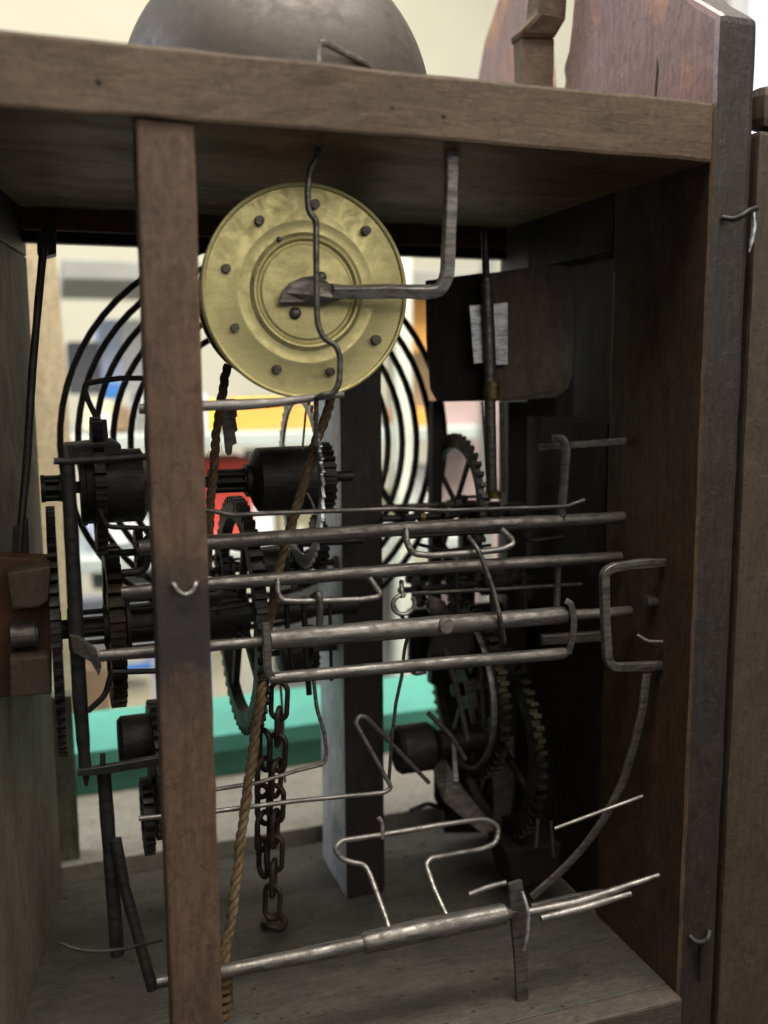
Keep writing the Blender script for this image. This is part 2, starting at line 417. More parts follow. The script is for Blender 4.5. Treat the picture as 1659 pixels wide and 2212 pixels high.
B('beige_sack', 461, 1400, 520, 1600, 80, 8, 'c_cream', 'beige sack low behind the large toothed wheel', 'sack')
B('grey_board', 600, 1240, 850, 1520, 84, 3, 'c_grey', 'grey board leaning behind the wooden rear post', 'board')
B('white_paper', 840, 1250, 955, 1560, 84, 2, 'c_white', 'white paper seen above the green rail right of the rear post', 'paper')
random.seed(11)
jars = []
for k in range(22):                                  # the rest of the crowded shelves
    row = k % 3; base, lo, hi, yy = ((932, 25, 90, 72), (1183, 30, 95, 71.5), (1183, 60, 150, 79))[row]
    u = random.uniform(190, 840); ww = random.uniform(12, 34); h = random.uniform(lo, hi)
    a = P(u, base, yy); r_ = cm(ww/2, a); hh = cm(h, a)
    mt = random.choice(['c_white', 'c_cream', 'c_bluegrey', 'c_grey', 'c_palegreen', 'c_dgrey', 'c_lav', 'c_brown', 'c_pink', 'c_white'])
    o_ = lathe('jar', mt, None, Vector((a.x, yy, a.z)), (0, 0, 1), [(0, r_*.9), (.2, r_), (hh*.75, r_), (hh*.85, r_*.6), (hh, r_*.6)], 20)
    jars.append((row, u, ww, h, mt, o_))
CN = dict(c_white='white', c_cream='cream', c_bluegrey='blue grey', c_grey='grey', c_palegreen='pale green', c_dgrey='dark grey', c_lav='lavender', c_brown='brown', c_pink='pink')
ORD = ('leftmost', 'second from left', 'third from left', 'fourth from left', 'fifth from left', 'sixth from left', 'seventh from left', 'eighth from left')
for row in range(3):
    for i_, (_, u, ww, h, mt, o_) in enumerate(sorted([j for j in jars if j[0] == row], key=lambda j: j[1])):
        tag(o_, '%s %s %s jar, %s of the %s' % ('tall' if h > 60 else 'short', 'narrow' if ww < 22 else 'wide', CN[mt], ORD[min(i_, 7)],
            ('upper shelf row', 'front row on the lower shelf', 'back row on the lower shelf')[row]), 'jar', 'small jars crowded on the shelves')
# green painted rail
zt = P(560, 1575, 33).z; zm = P(560, 1612, 33).z; zb = .97
gr = thing('green_rail', 'bright green painted rail running across behind the clock', 'rail', (15, 36, zb))
box('rail_top', 'greenp', gr, -25, 60, 32.8, 41.8, zm, zt, bev=.12)
box('rail_front', 'greend', gr, -25, 60, 33.1, 34.6, zb, zm-.02, bev=.05)
# bright window far right
a = P(1600, 420, 200); b = P(1900, -400, 200)
wn = thing('window', 'bright white window blurred at the far upper right', 'window', ((a.x+b.x)/2, 200, a.z))
bm = newbm(); add_box(bm, a.x, b.x, 202, 203, a.z, b.z)
m_, t_, b_ = nt('bright_pane'); b_.inputs['Base Color'].default_value = (.9, .9, .95, 1)
b_.inputs['Emission Color'].default_value = (.88, .92, 1, 1); b_.inputs['Emission Strength'].default_value = .8; M['pane'] = m_
obj('pane', bm, 'pane', wn)
bm = newbm(); add_box(bm, a.x-4, a.x-.1, 199, 204, a.z, b.z, .3); add_box(bm, a.x-4, b.x, 199, 204, a.z-4, a.z-.1, .3)
obj('window_frame', bm, 'c_white', wn)

# ================================================================== TABLE AND CASE
bm = newbm(); add_box(bm, -60, 90, -18, 62, -8, -4.05, .4)
tag(obj('table', bm, 'dark'), 'dark wooden table top carrying the open clock case', 'table')
case = thing('clock_case', 'old brown wooden clock case with open front and one slender front post', 'clock case', (12, 11, 0))
ZC, ZT = 41.3, 43.9
box('top_board', 'beam', case, -16, 28.95, 0, 22, ZC, ZT, bev=.16, rough=.07)
def worn_lit_edges(o_):  # bevels get the paler wood: worn edge plus painted lit line
    o_.data.materials.append(M['edge'])
    for f in o_.data.polygons:
        if max(abs(f.normal.x), abs(f.normal.y), abs(f.normal.z)) < .93: f.material_index = 1
tb = [o for o in bpy.data.objects if o.name == 'top_board'][0]; worn_lit_edges(tb)
tb.data.materials.append(M['ceil'])
for f in tb.data.polygons:
    if f.normal.z < -.93: f.material_index = 2
p_ = box('front_post', 'post', case, 3.44, 5.6, .18, 1.7, .02, ZC-.03, bev=.13, rough=.05)
worn_lit_edges(p_)
bm = newbm()
add_wire(bm, [(372, 1262, .35), (376, 1262, -.05), (383, 1276, -.08), (400, 1287, -.1), (417, 1278, -.08), (424, 1260, -.05), (427, 1260, .35)], 10, .3)
obj('staple', bm, 'wire', p_, True)
box('floor_board', 'floor', case, -6, 28.95, 1.0, 22, -4, 0, bev=.05, rough=.03)
box('front_edge', 'lip', case, -6, 28.95, -.4, .98, -4, .03, bev=.15, rough=.05)
tag(box('ledge', 'rear', None, -20, 60, 22.6, 42, -1.0, .95, bev=.1, rough=.04), 'pale wooden ledge running between the open clock back and the green rail', 'ledge')
box('rear_top_rail', 'ceil', case, -3.5, 28.95, 20.8, 21.9, 40.05, ZC-.04, bev=.06, rough=.03)
box('rear_batten', 'dark', case, -3.5, 28.95, 21.0, 21.8, 39.35, 40.0, bev=.05)
# right side: boards round a square opening, inner shade painted as darker wood, all between X 29 and 31.1
sx0, sx1 = 29.0, 31.1
box('side_stile', 'dark', case, sx0, sx1, 17.8, 22, .02, 43.85, bev=.08, rough=.04)
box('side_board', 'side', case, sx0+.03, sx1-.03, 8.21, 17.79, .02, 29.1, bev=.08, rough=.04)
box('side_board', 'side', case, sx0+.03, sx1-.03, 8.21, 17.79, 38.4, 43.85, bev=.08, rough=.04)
# raised side wings above the top board (reddish wood, window sheen painted into the colour)
f0 = [PX(u, v, sx0) for u, v in ((1558, 30), (1500, -2), (1440, -60), (1240, -90), (1238, 0), (1232, 60), (1226, 110), (1215, 150), (1219, 172), (1188, 205))]
f0[0].y = -.1; f0[-1].z = 43.87
f0 = [Vector((sx0, -.1, -4))]+f0+[Vector((sx0, 8.2, 43.87)), Vector((sx0, 8.2, -4))]
bm = newbm(); add_plate(bm, f0, (sx1-sx0, 0, 0), .3)
bmesh.ops.bisect_plane(bm, geom=bm.verts[:]+bm.edges[:]+bm.faces[:], plane_co=(0, 0, 43.88), plane_no=(0, 0, 1))
for k_ in range(1, 40):
    bmesh.ops.bisect_plane(bm, geom=bm.verts[:]+bm.edges[:]+bm.faces[:], plane_co=(0, 0, -4+k_*1.3), plane_no=(0, 0, 1))
for v in bm.verts: v.co += Vector(noise.noise_vector(v.co*.5))*Vector((1, 1, 0)).length*.035
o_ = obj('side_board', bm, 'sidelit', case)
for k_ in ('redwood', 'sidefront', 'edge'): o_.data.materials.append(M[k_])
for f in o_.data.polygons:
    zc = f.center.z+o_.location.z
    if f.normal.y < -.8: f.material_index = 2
    elif f.normal.x < -.2 and f.normal.y < -.2: f.material_index = 3 if zc < .4388 else 1  # front left bevel painted as the lit brown strip
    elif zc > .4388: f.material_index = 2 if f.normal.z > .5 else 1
f1 = [Vector((sx0, q.y, max(43.87, q.z))) for q in [PX(u, v, sx0) for u, v in ((1140, 205), (1132, 75), (1145, -60), (1100, -60), (1076, 0), (1046, 90), (1030, 180), (1026, 200))]]
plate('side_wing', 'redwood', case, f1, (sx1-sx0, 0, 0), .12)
bm = newbm()                                   # long dry crack in the wing
cr = [PX(u, v, sx0-.012) for u, v in ((1419, 120), (1423, 150), (1420, 190), (1417, 218), (1413, 218), (1415, 180), (1418, 150))]
add_plate(bm, cr, (.02, 0, 0)); obj('crack', bm, 'dark', case)
# cover door outside the square opening, slightly ajar
cd = thing('side_cover', 'dark wooden cover board closing the square opening in the right side', 'cover', (32.3, 13, 28))
box('cover_board', 'dark', cd, 31.6, 32.5, 6, 19, 28, 39.2, bev=.1)
# rear post, left face painted pale for the window sheen
o_ = box('rear_post', 'dark', case, 15.4, 17.9, 14.4, 19.8, .02, 40.0, bev=.1, rough=.03)
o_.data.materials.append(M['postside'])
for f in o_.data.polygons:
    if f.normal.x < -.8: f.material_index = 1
# left wall (leans a little inward to the back), filler above, stile and lit board behind
bm = newbm()
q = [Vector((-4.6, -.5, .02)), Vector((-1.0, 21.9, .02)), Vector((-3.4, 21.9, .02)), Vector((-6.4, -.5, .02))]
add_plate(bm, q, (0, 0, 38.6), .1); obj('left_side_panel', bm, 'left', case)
bm = newbm(); add_plate(bm, [p+Vector((0, 0, 38.65)) for p in q], (0, 0, 2.6), .05); obj('left_top_filler', bm, 'dark', case)

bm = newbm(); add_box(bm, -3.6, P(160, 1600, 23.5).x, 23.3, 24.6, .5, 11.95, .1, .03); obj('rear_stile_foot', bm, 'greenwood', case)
bm = newbm(); add_plate(bm, uvw([(20, 470, 44), (110, 470, 44), (126, 600, 44), (150, 900, 44), (162, 1100, 44), (172, 1640, 44), (20, 1640, 44)]), (0, 1.6, 0), .2)
tag(obj('leaning_board', bm, 'tan'), 'plain tan board standing behind the left side of the clock', 'board')
# pivot bracket and wedges at the left wheels
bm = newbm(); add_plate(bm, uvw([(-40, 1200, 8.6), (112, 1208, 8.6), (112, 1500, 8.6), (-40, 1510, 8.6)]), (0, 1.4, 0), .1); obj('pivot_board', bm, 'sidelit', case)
bm = newbm(); add_plate(bm, uvw([(14, 1238, 7.0), (110, 1222, 7.0), (104, 1300, 7.0), (84, 1312, 7.0), (26, 1318, 7.0)]), (0, 1.55, 0), .12); obj('pivot_block', bm, 'block', case)
bm = newbm(); add_plate(bm, uvw([(20, 1422, 7.0), (104, 1416, 7.0), (112, 1500, 7.0), (22, 1508, 7.0)]), (0, 1.55, 0), .12); obj('pivot_block', bm, 'block', case)

for u, v in ((247, 201), (1110, 288), (848, 232)):      # small nail holes in the top board
    q = P(u*.864 if u != 848 else u, v*.864 if u != 848 else v, -.03); lathe('nail', 'black', case, q, (0, 1, 0), [(0, .05), (.02, .10), (.2, .10)], 12)
bm = newbm(); random.seed(3)
for k in range(140):                                     # grit and wood crumbs on the floor board
    x, y = random.uniform(-1, 28), random.uniform(1, 21.5); r_ = random.uniform(.03, .11)
    add_box(bm, x-r_, x+r_, y-r_*.7, y+r_*.7, .0, r_*random.uniform(.5, 1.2))
tag(obj('floor_grit', bm, 'lip', case), kind='stuff')
# open doors
dr = thing('side_door', 'open brown wooden door panel at the right edge, scuffed with pale spots', 'door', (38, .8, 0))
box('door_board', 'door', dr, 31.75, 46, .3, 1.6, -4.0, 43.0, bev=.2, rough=.05)
box('door_rail', 'door', dr, 31.9, 46, .25, 1.6, 43.1, 45.1, bev=.5, rough=.06)
hk = thing('bent_wire', 'bent wire hinge looped from the case edge to the right door', 'wire', P(1560, 480, -.3))
wire('hinge_wire', 'black', hk, [(1560, 470, -.2), (1585, 474, -.5), (1603, 466, -.7), (1618, 455, -.6), (1634, 450, -.1)], 12, .3)
wire('steel_sliver', 'steel', hk, [(1628, 456, -.3), (1629, 490, -.3), (1624, 520, -.3), (1618, 545, -.3)], [6, 11, 10, 3], 0)  # thin bright steel sliver beside the door gap
lt = thing('door_latch', 'small bent iron latch low on the right side edge', 'latch', P(1515, 2100, -.3))
wire('latch_bar', 'black', lt, [(1490, 2022, -.2), (1500, 2034, -.5), (1516, 2036, -.6), (1530, 2028, -.4), (1533, 2010, -.2)], 12, .3)
wire('latch_pin', 'black', lt, [(1515, 2036, -.4), (1513, 2080, -.35), (1510, 2120, -.3)], [12, 11, 6], 0)

# ================================================================== BELL AND TOP PIECES
bc = P(600, 252, 10); RB = cm(336, bc)*.985
bc.z = max(bc.z, ZT+.35)
prof = []
for i in range(25):
    a = math.pi/2*i/24; prof.append((RB*math.sin(a), RB*math.cos(a)*1.0))
prof = [(-.3, RB*1.0-.5), (-.3, RB*1.015)]+prof
bl = lathe('bell', 'bell', None, bc, (0, 0, 1), prof, 96, 60)
tag(bl, 'large dark bronze bell dome standing on the clock case top', 'bell')
hw = thing('bell_wire', 'thin bent wire sticking up in front of the bell', 'wire', P(690, 150, 1.2))
wire('wire_stem', 'wire', hw, [(690, 160, 1.4), (690, 112, 1.4), (692, 94, 1.4)], 9, .2)
bm = newbm(); add_wire(bm, [(690, 94, 1.4), (703, 93, 1.5), (725, 105, 2), (800, 142, 3)], 14, .3, flat=(.5, (0, 1, 0))); obj('wire_blade', bm, 'irond', hw, True)
kb = thing('wooden_prop', 'crooked dark wooden prop standing in the notch of the red side wing', 'prop', P(1165, 190, 14))
plate('prop_post', 'beam', kb, uvw([(1128, 80, 13), (1132, 200, 13), (1196, 204, 13), (1199, 82, 13)]), (0, 1.2, 0), .15)
plate('prop_head', 'beam', kb, uvw([(1128, 62, 12.6), (1129, 80, 12.8), (1200, 82, 12.8), (1224, 42, 12.2), (1229, -30, 12), (1168, -40, 12), (1162, 26, 12.3)]), (0, 1.6, 0), .25)

# ================================================================== BRASS BARREL
c = P(664, 631, 4.6); RD = cm(229, c)
br = thing('winding_barrel', 'round brass faced winding barrel with pegs and ring grooves under the case top', 'barrel', c-Vector((0, -4, RD)))
pf = [(0, .02), (-.02, .18*RD), (.0, .30*RD), (.0, .43*RD), (.06, .455*RD), (.06, .465*RD), (-.09, .49*RD), (-.10, .51*RD), (.02, .55*RD),
      (.05, .62*RD), (.00, .65*RD), (.00, .67*RD), (.04, .70*RD), (.05, .93*RD), (.05, .955*RD), (-.06, .965*RD), (-.08, .98*RD), (-.06, .995*RD), (.02, RD), (.22, RD), (.24, RD*.97), (.5, RD*.96)]
lathe('end_plate', 'brass', br, c, (0, 1, 0), pf, 128, 25)
lathe('drum', 'dark', br, c, (0, 1, 0), [(.52, RD*.86), (4.8, RD*.86), (4.85, RD*.3), (11, RD*.28)], 64)
lathe('rear_plate', 'oldbrass', br, c, (0, 1, 0), [(4.9, RD*.88), (5.2, RD*.88)], 64)
for u, v in ((562, 475), (793, 497), (490, 579), (509, 707), (600, 798), (716, 803), (815, 734), (682, 440)):
    q = P(u, v, 4.35); bm = newbm(); r_ = cm(11, q)
    add_tube(bm, [q, q+Vector((0, .55, 0))], [r_*.9, r_], 12, jit=.1, step=.15); obj('peg', bm, 'irond', br, True)
for u, v, rr in ((697, 597, 11), (640, 676, 13), (605, 516, 6), (667, 628, 12)):
    q = P(u, v, 4.35); r_ = cm(rr, q)
    lathe('rivet', 'iron', br, q, (0, 1, 0), [(0, r_*.4), (.06, r_*.8), (.14, r_), (.4, r_)], 16)
# bent arm
arm = thing('bent_lever', 'thick bent iron arm hanging from the case top and reaching across the brass disc', 'lever', P(975, 322, 2.5))
bm = newbm(); add_wire(bm, [(975, 300, 1.6), (974, 400, 1.8), (970, 500, 2.0), (966, 596, 2.3), (950, 628, 2.5), (920, 631, 2.7), (840, 629, 3.2), (752, 631, 3.7), (722, 630, 3.9)],
                       27, 1.0, seg=12, flat=(.92, (0, 1, 0)), jit=.05)
obj('lever_rod', bm, 'lever', arm, True)
plate('lever_claw', 'iron', arm, uvw([(603, 656, 4.05), (610, 630, 4.05), (628, 610, 4.05), (655, 598, 4.05), (690, 594, 4.0), (712, 612, 4.0), (738, 614, 3.8), (738, 646, 3.8), (705, 658, 4.0), (660, 654, 4.05)]), (0, .22, 0), .06)
# wiggly wire in front of the disc with the horizontal bar
wg = thing('trip_lever', 'crooked thin iron wire running down over the brass disc to a horizontal bar', 'lever', P(560, 880, 3))
wire('trip_wire', 'iron', wg, [(688, 312, 2.7), (686, 340, 2.7), (669, 368, 2.7), (664, 420, 2.7), (667, 458, 2.7), (683, 476, 2.7), (683, 560, 2.6), (684, 660, 2.6), (686, 702, 2.6), (700, 733, 2.6), (726, 745, 2.6),
                                (735, 772, 2.6), (733, 828, 2.6), (720, 851, 2.7), (695, 853, 2.9), (682, 862, 3.2)], 14, .35, jit=.06)
wire('trip_bar', 'lever', wg, [(300, 884, 3.4), (440, 877, 3.4), (520, 874, 3.4), (600, 869, 3.4), (680, 859, 3.4), (742, 852, 3.4)], [22, 23, 23, 20, 16, 12], 0, jit=.08)
wire('trip_pin', 'iron', wg, [(683, 862, 3.6), (683, 920, 3.8), (681, 962, 4.0)], 11, 0)
bm = newbm(); add_lathe(bm, P(688, 314, 2.7)-Vector((0, 0, .12)), (0, 0, 1), [(0, .5), (.3, .55)], 16); obj('washer', bm, 'irond', wg, True)

# ================================================================== FLY WITH UPRIGHT SHAFT
fl = thing('air_brake_fly', 'dark two bladed air brake fly on an upright steel shaft at the right', 'fly', P(1064, 1080, 12))
bm = newbm(); add_tube(bm, [P(1047, 500, 12), P(1050, 600, 12)], cm(8, P(1050, 600, 12)), 12, jit=.02)
obj('shaft', bm, 'irond', fl, True)
bm = newbm(); add_tube(bm, [P(1050, 602, 12), P(1057, 790, 12), P(1062, 1060, 12)], cm(13, P(1050, 600, 12)), 14, jit=.02)
obj('shaft', bm, 'iron', fl, True)
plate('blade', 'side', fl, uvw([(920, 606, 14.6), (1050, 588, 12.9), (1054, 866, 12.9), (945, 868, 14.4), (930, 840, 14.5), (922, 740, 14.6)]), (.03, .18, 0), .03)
bm = newbm(); top = [(1086, 586), (1130, 579), (1180, 574), (1215, 574), (1232, 590), (1238, 620)]
pl = [(1052, 590, 12.9), (1086, 586, 12.8), (1140, 578, 12.2), (1190, 572, 11.6), (1222, 574, 11.2), (1238, 596, 11.0), (1240, 700, 11.0), (1238, 800, 11.0), (1228, 838, 11.1), (1200, 858, 11.4), (1150, 862, 12.0), (1092, 866, 12.7), (1056, 867, 12.9)]
plate('blade', 'fly', fl, uvw(pl), (.03, .18, 0), .03)
plate('clamp_plate', 'steel', fl, uvw([(1014, 660, 12.3), (1046, 657, 12.2), (1045, 784, 12.2), (1024, 786, 12.3)]), (0, .12, 0), .02)
plate('clamp_plate', 'steel', fl, uvw([(1066, 656, 12.2), (1097, 653, 12.1), (1097, 787, 12.1), (1072, 789, 12.2)]), (0, .12, 0), .02)
q = P(1061, 862, 12); lathe('collar', 'oldbrass', fl, q, (0, 0, 1), [(0, cm(19, q)), (cm(36, q), cm(19, q))], 20)
q = P(1066, 1076, 12); lathe('collar', 'oldbrass', fl, q, (0, 0, 1), [(0, cm(18, q)), (cm(16, q), cm(18, q))], 20)
wire('side_rod', 'steel', fl, [(1041, 868, 12.4), (1048, 960, 12.4), (1054, 1064, 12.4)], 6, 0)
wire('side_rod', 'irond', fl, [(1082, 868, 12.4), (1086, 960, 12.4), (1088, 1064, 12.4)], 10, 0)
q = P(1066, 1084, 12)
gw = lathe('worm', 'irond', fl, q-Vector((0, 0, 1.6)), (0, 0, 1), [(i*.08, .35+.13*(i % 2)) for i in range(21)], 20)

# ================================================================== SPIRAL GONG
gc = P(564, 960, 20); rg = cm(411, gc)
go = thing('spiral_gong', 'flat black steel spiral gong coil hanging at the back of the case', 'gong', gc-Vector((0, 0, rg)))
bm = newbm(); pts = []; turns = 6.2
for i in range(int(turns*64)):
    th = -1.0+2*math.pi*i/64; rr = rg+cm(34.5, gc)*(math.pi-th)/(2*math.pi)
    if rr < .6: break
    pts.append(gc+Vector((rr*math.cos(th), 0, rr*math.sin(th))))
add_tube(bm, pts, .19, 8, flat=(.85, (0, 1, 0)), jit=0, step=3); obj('coil', bm, 'black', go)
wire('gong_bar', 'black', go, [(820, 1048, 19.2), (872, 1130, 19.2)], 13, 0)
wire('gong_bar', 'irond', go, [(820, 1062, 18.9), (852, 1108, 18.9)], 5, 0)

# ================================================================== UPPER ARBOR (y 12)
YA = 12.0
def onx(u, v, x): return PX(u, v, x)
ua = thing('upper_wheel_arbor', 'upper black arbor carrying two dark spools, pins and a shiny ratchet wheel', 'wheel arbor', P(450, 1140, YA))
zA = P(615, 1034, YA).z; ca = lambda u: Vector((P(u, 1040, YA).x, YA, zA))
lathe('arbor', 'black', ua, ca(95), (1, 0, 0), [(0, .3), ((ca(760)-ca(95)).x, .3)], 16)
r1 = cm(82, ca(240))
lathe('spool', 'black', ua, ca(172), (1, 0, 0), [(0, r1), (.25, r1*1.02), (.3, r1*.97), ((ca(318)-ca(172)).x-.3, r1*.97), ((ca(322)-ca(172)).x, r1*.6)], 40)
gear(ua, ca(212), cm(150, ca(212)), .5, 34, 'black', .35, .9, 4, hub=.6)
r2 = cm(70, ca(615)); L = (ca(690)-ca(555)).x
lathe('spool', 'black', ua, ca(530), (1, 0, 0), [(0, r2*.5), (.25, r2*.52), ((ca(556)-ca(530)).x*.7, r2*.8), ((ca(556)-ca(530)).x, r2*.98), (L*.6, r2), (L+.4, r2)], 48)
gear(ua, ca(696), cm(76, ca(690)), .7, 26, 'black', .25, .7, 0, hub=1.0)
gs = gear(ua, ca(648), cm(196, ca(648)), .16, 48, 'steel', .34, .45, 4, name='ratchet_wheel', ratchet=True, hub=1.0)
pinion(ua, ca(455), ca(529), cm(22, ca(480)), 8, .09)
pinion(ua, ca(92), ca(131), cm(24, ca(100)), 8, .10)

# lower small wheel right of rope
lw = thing('toothed_wheel', 'small black toothed wheel below the right spool, partly hidden by the rods', 'wheel', P(690, 1250, 14))
q = P(688, 1172, 13); gear(lw, q, cm(62, q), .45, 22, 'black', .28, .45, 4, hub=.35)
lathe('arbor', 'black', lw, q-Vector((1.2, 0, 0)), (1, 0, 0), [(0, .22), (3.8, .22)], 12)

# ================================================================== MAIN ARBOR (y 12.6)
YB = 12.8
zB = P(250, 1350, YB).z; cb = lambda u: Vector((P(u, 1345, YB).x, YB, zB))
ma = thing('main_wheel_arbor', 'long main arbor with three tall black toothed wheels seen nearly edge on', 'wheel arbor', cb(250)-Vector((0, 0, 6)))
x0 = P(20, 1372, YB).x
lathe('arbor', 'black', ma, cb(20), (1, 0, 0), [(0, .42), (.02, .62), (1.3, .62), (1.35, .5), ((cb(770)-cb(20)).x, .5)], 24)
gear(ma, cb(122), cm(268, cb(122)), .42, 64, 'black', .38, .8, 4, hub=1.0, spin=.03)
gear(ma, cb(246), cm(176, cb(246)), .72, 36, 'toothed', .36, .8, 4, hub=.9)
gear(ma, cb(520), cm(256, cb(520)), .62, 56, 'black', .38, .8, 4, hub=1.1, spin=.05)
lathe('drum', 'black', ma, cb(262), (1, 0, 0), [(0, cm(42, cb(300))), ((cb(345)-cb(262)).x, cm(42, cb(300)))], 32)
lathe('drum', 'black', ma, cb(420), (1, 0, 0), [(0, cm(52, cb(450))), ((cb(505)-cb(420)).x, cm(52, cb(450)))], 32)
pinion(ma, cb(275), cb(345), cm(58, cb(300)), 8, .10)
pinion(ma, cb(150), cb(228), cm(36, cb(180)), 8, .09)
q = cb(20); lathe('arbor_end', 'irond', ma, P(22, 1373, 8.0), (1, 0, 0), [(0, .5), (.05, .6), (1.1, .6), (1.15, .5), (1.2, .5)], 24)

# ================================================================== RIGHT HAND WHEELS
r7 = thing('front_right_wheel', 'large dark spoked wheel with brassy teeth low right of the rear post', 'wheel', P(1012, 1680, 13))
q = P(1010, 1487, 13.2); gear(r7, q, cm(192, q), .55, 52, 'toothed', .36, .5, 4, hub=1.2, spin=.1)
lathe('arbor', 'black', r7, q-Vector((1.0, 0, 0)), (1, 0, 0), [(0, .4), (4.1, .4)], 16)
bm = newbm()
pts = [q+Vector((-.45, math.cos(t)*cm(166, q), math.sin(t)*cm(166, q))) for t in [math.radians(a) for a in range(110, 300, 6)]]
add_tube(bm, pts, .1, 8, flat=(2.0, (1, 0, 0)), jit=0, step=2); obj('rim_band', bm, 'iron', r7, True)
plate('spring', 'iron', r7, uvw([(1004, 1478, 11.6), (1026, 1468, 11.6), (1036, 1560, 11.6), (1020, 1566, 11.6)]), (0, .2, 0), .04)
plate('spring', 'steel', r7, uvw([(976, 1600, 10.6), (984, 1600, 10.6), (991, 1688, 10.6), (981, 1688, 10.6)]), (0, .12, 0), .02)
r8 = thing('rear_right_wheel', 'larger dark toothed wheel half hidden in shade against the right side, with barrel', 'wheel', P(1070, 1800, 13))
q8 = P(1072, 1590, 13.4); gear(r8, q8, cm(214, q8), .5, 56, 'toothed', .38, 1.0, 4, hub=1.2)
r_ = cm(52, P(900, 1588, 13.4)); q = Vector((P(856, 1590, 13.4).x, 13.4, q8.z))
lathe('barrel', 'black', r8, q, (1, 0, 0), [(0, r_*.9), (.2, r_), ((P(925, 1590, 13.4).x-q.x), r_), ((P(945, 1590, 13.4).x-q.x), r_*.6), (q8.x-q.x, r_*.5)], 40)
r6 = thing('spoked_wheel', 'upright dark spoked wheel with open arms behind the fly shaft', 'wheel', P(985, 1235, 15))
q = P(985, 1088, 15); gear(r6, q, cm(152, q), .35, 40, 'irond', .38, .5, 4, hub=.5, spin=.2)
lathe('arbor', 'irond', r6, q-Vector((5, 0, 0)), (1, 0, 0), [(0, .16), (4.4, .16), (4.45, .26), (4.8, .26), (4.85, .18), (6.8, .18)], 14)
pinion(r6, q+Vector((.5, 0, 0)), q+Vector((2.0, 0, 0)), .42, 9, .06)
cp = thing('cam_plate', 'blackened iron cam with rounded top between the lower rods', 'cam', P(1010, 1470, 12))
plate('cam_body', 'black', cp, uvw([(925, 1440, 11), (940, 1395, 11), (935, 1310, 11), (945, 1290, 11), (962, 1300, 11), (975, 1330, 11), (1090, 1325, 11), (1090, 1440, 11)]), (0, .6, 0), .05)
lathe('cam_knob', 'irond', cp, P(945, 1312, 10.3), (0, 1, 0), [(0, .3), (.1, .45), (.7, .45)], 20)
# leaning dark plate under the wheel
lp = thing('leaning_frame_bar', 'dark leaning frame bar below the right wheels resting on the case floor', 'bar', PZ(1075, 1790, .2))
plate('frame_bar', 'irond', lp, uvw([(930, 1636, 14.5), (965, 1640, 14.5), (1000, 1700, 13.5), (1080, 1800, 12), (1060, 1818, 12), (960, 1735, 13.5)]), (0, .5, 0), .08)
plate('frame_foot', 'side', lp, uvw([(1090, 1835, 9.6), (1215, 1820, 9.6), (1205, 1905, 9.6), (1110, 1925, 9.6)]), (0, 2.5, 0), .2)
plate('frame_plate', 'irond', lp, uvw([(1066, 1640, 12), (1090, 1600, 12), (1110, 1592, 12), (1112, 1700, 12), (1100, 1780, 12), (1068, 1800, 12)]), (0, .15, 0), .05)
cl = thing('floor_hook', 'dark forked iron hook lying on the case floor behind the cranked wire', 'hook', PZ(950, 1750, .1))
wire('hook_wire', 'black', cl, [(945, 1640, 16), (945, 1725, 16), (960, 1745, 15.5), (990, 1775, 14.5)], 16, .3)
wire('hook_wire', 'black', cl, [(885, 1752, 15.8), (925, 1735, 15.8), (960, 1748, 15.6), (1005, 1752, 15.6)], 10, .3)

fb = thing('frame_bars', 'dark upright frame bars of the movement with an added dark sheet between the spoked wheel and the rear post', 'frame', P(945, 1500, 17))
for u0, u1, v0, v1, y in ((936, 957, 866, 1480, 16.5), (1098, 1140, 868, 1420, 17), (1000, 1030, 1120, 1340, 17)):
    plate('frame_bar', 'dark', fb, uvw([(u0, v0, y), (u1, v0, y), (u1-4, v1, y), (u0-4, v1, y)]), (0, .8, 0), .05)
plate('cross_shade_plate', 'dark', fb, uvw([(880, 1236, 17.9), (1140, 1218, 17.9), (1140, 1240, 17.9), (880, 1262, 17.9)]), (0, .5, 0), .05)
plate('cross_shade_plate', 'dark', fb, uvw([(885, 1318, 17.9), (1140, 1296, 17.9), (1140, 1420, 17.9), (885, 1440, 17.9)]), (0, .5, 0), .05)
plate('cross_shade_plate', 'dark', fb, uvw([(952, 1440, 18.8), (1140, 1420, 18.8), (1140, 1800, 18.8), (960, 1800, 18.8)]), (0, .4, 0), .05)  # dark sheet added to blacken the gap behind the right wheels
# ---- small wheelwork crowded between the rods
def clutter(name, label, cat, y, line, items):
    (u0, v0), (u1, v1) = line; a = P(u0, v0, y); b = P(u1, v1, y); z = (a.z+b.z)/2
    t = thing(name, label, cat, Vector((a.x, y, z-.5)))
    cx = lambda u: Vector((P(u, v0+(v1-v0)*(u-u0)/(u1-u0), y).x, y, z))
    lathe('arbor', 'black', t, cx(u0), (1, 0, 0), [(0, .12), (.1, .2), (cx(u1).x-cx(u0).x, .2)], 12)
    for it in items:
        c_ = cx(it[1])
        if it[0] == 'g': gear(t, c_, cm(it[2], c_), it[3], it[4], it[5], .28, .5, 4, hub=.4)
        elif it[0] == 'd': lathe('drum', it[4], t, c_, (1, 0, 0), [(0, cm(it[2], c_)*.8), (.15, cm(it[2], c_)), (it[3], cm(it[2], c_))], 28)
        elif it[0] == 'p': pinion(t, c_, c_+Vector((it[3], 0, 0)), cm(it[2], c_), 7, .07)
        elif it[0] == 'c': lathe('collar', 'oldbrass', t, c_, (1, 0, 0), [(0, cm(it[2], c_)), (it[3], cm(it[2], c_))], 18)
    return t
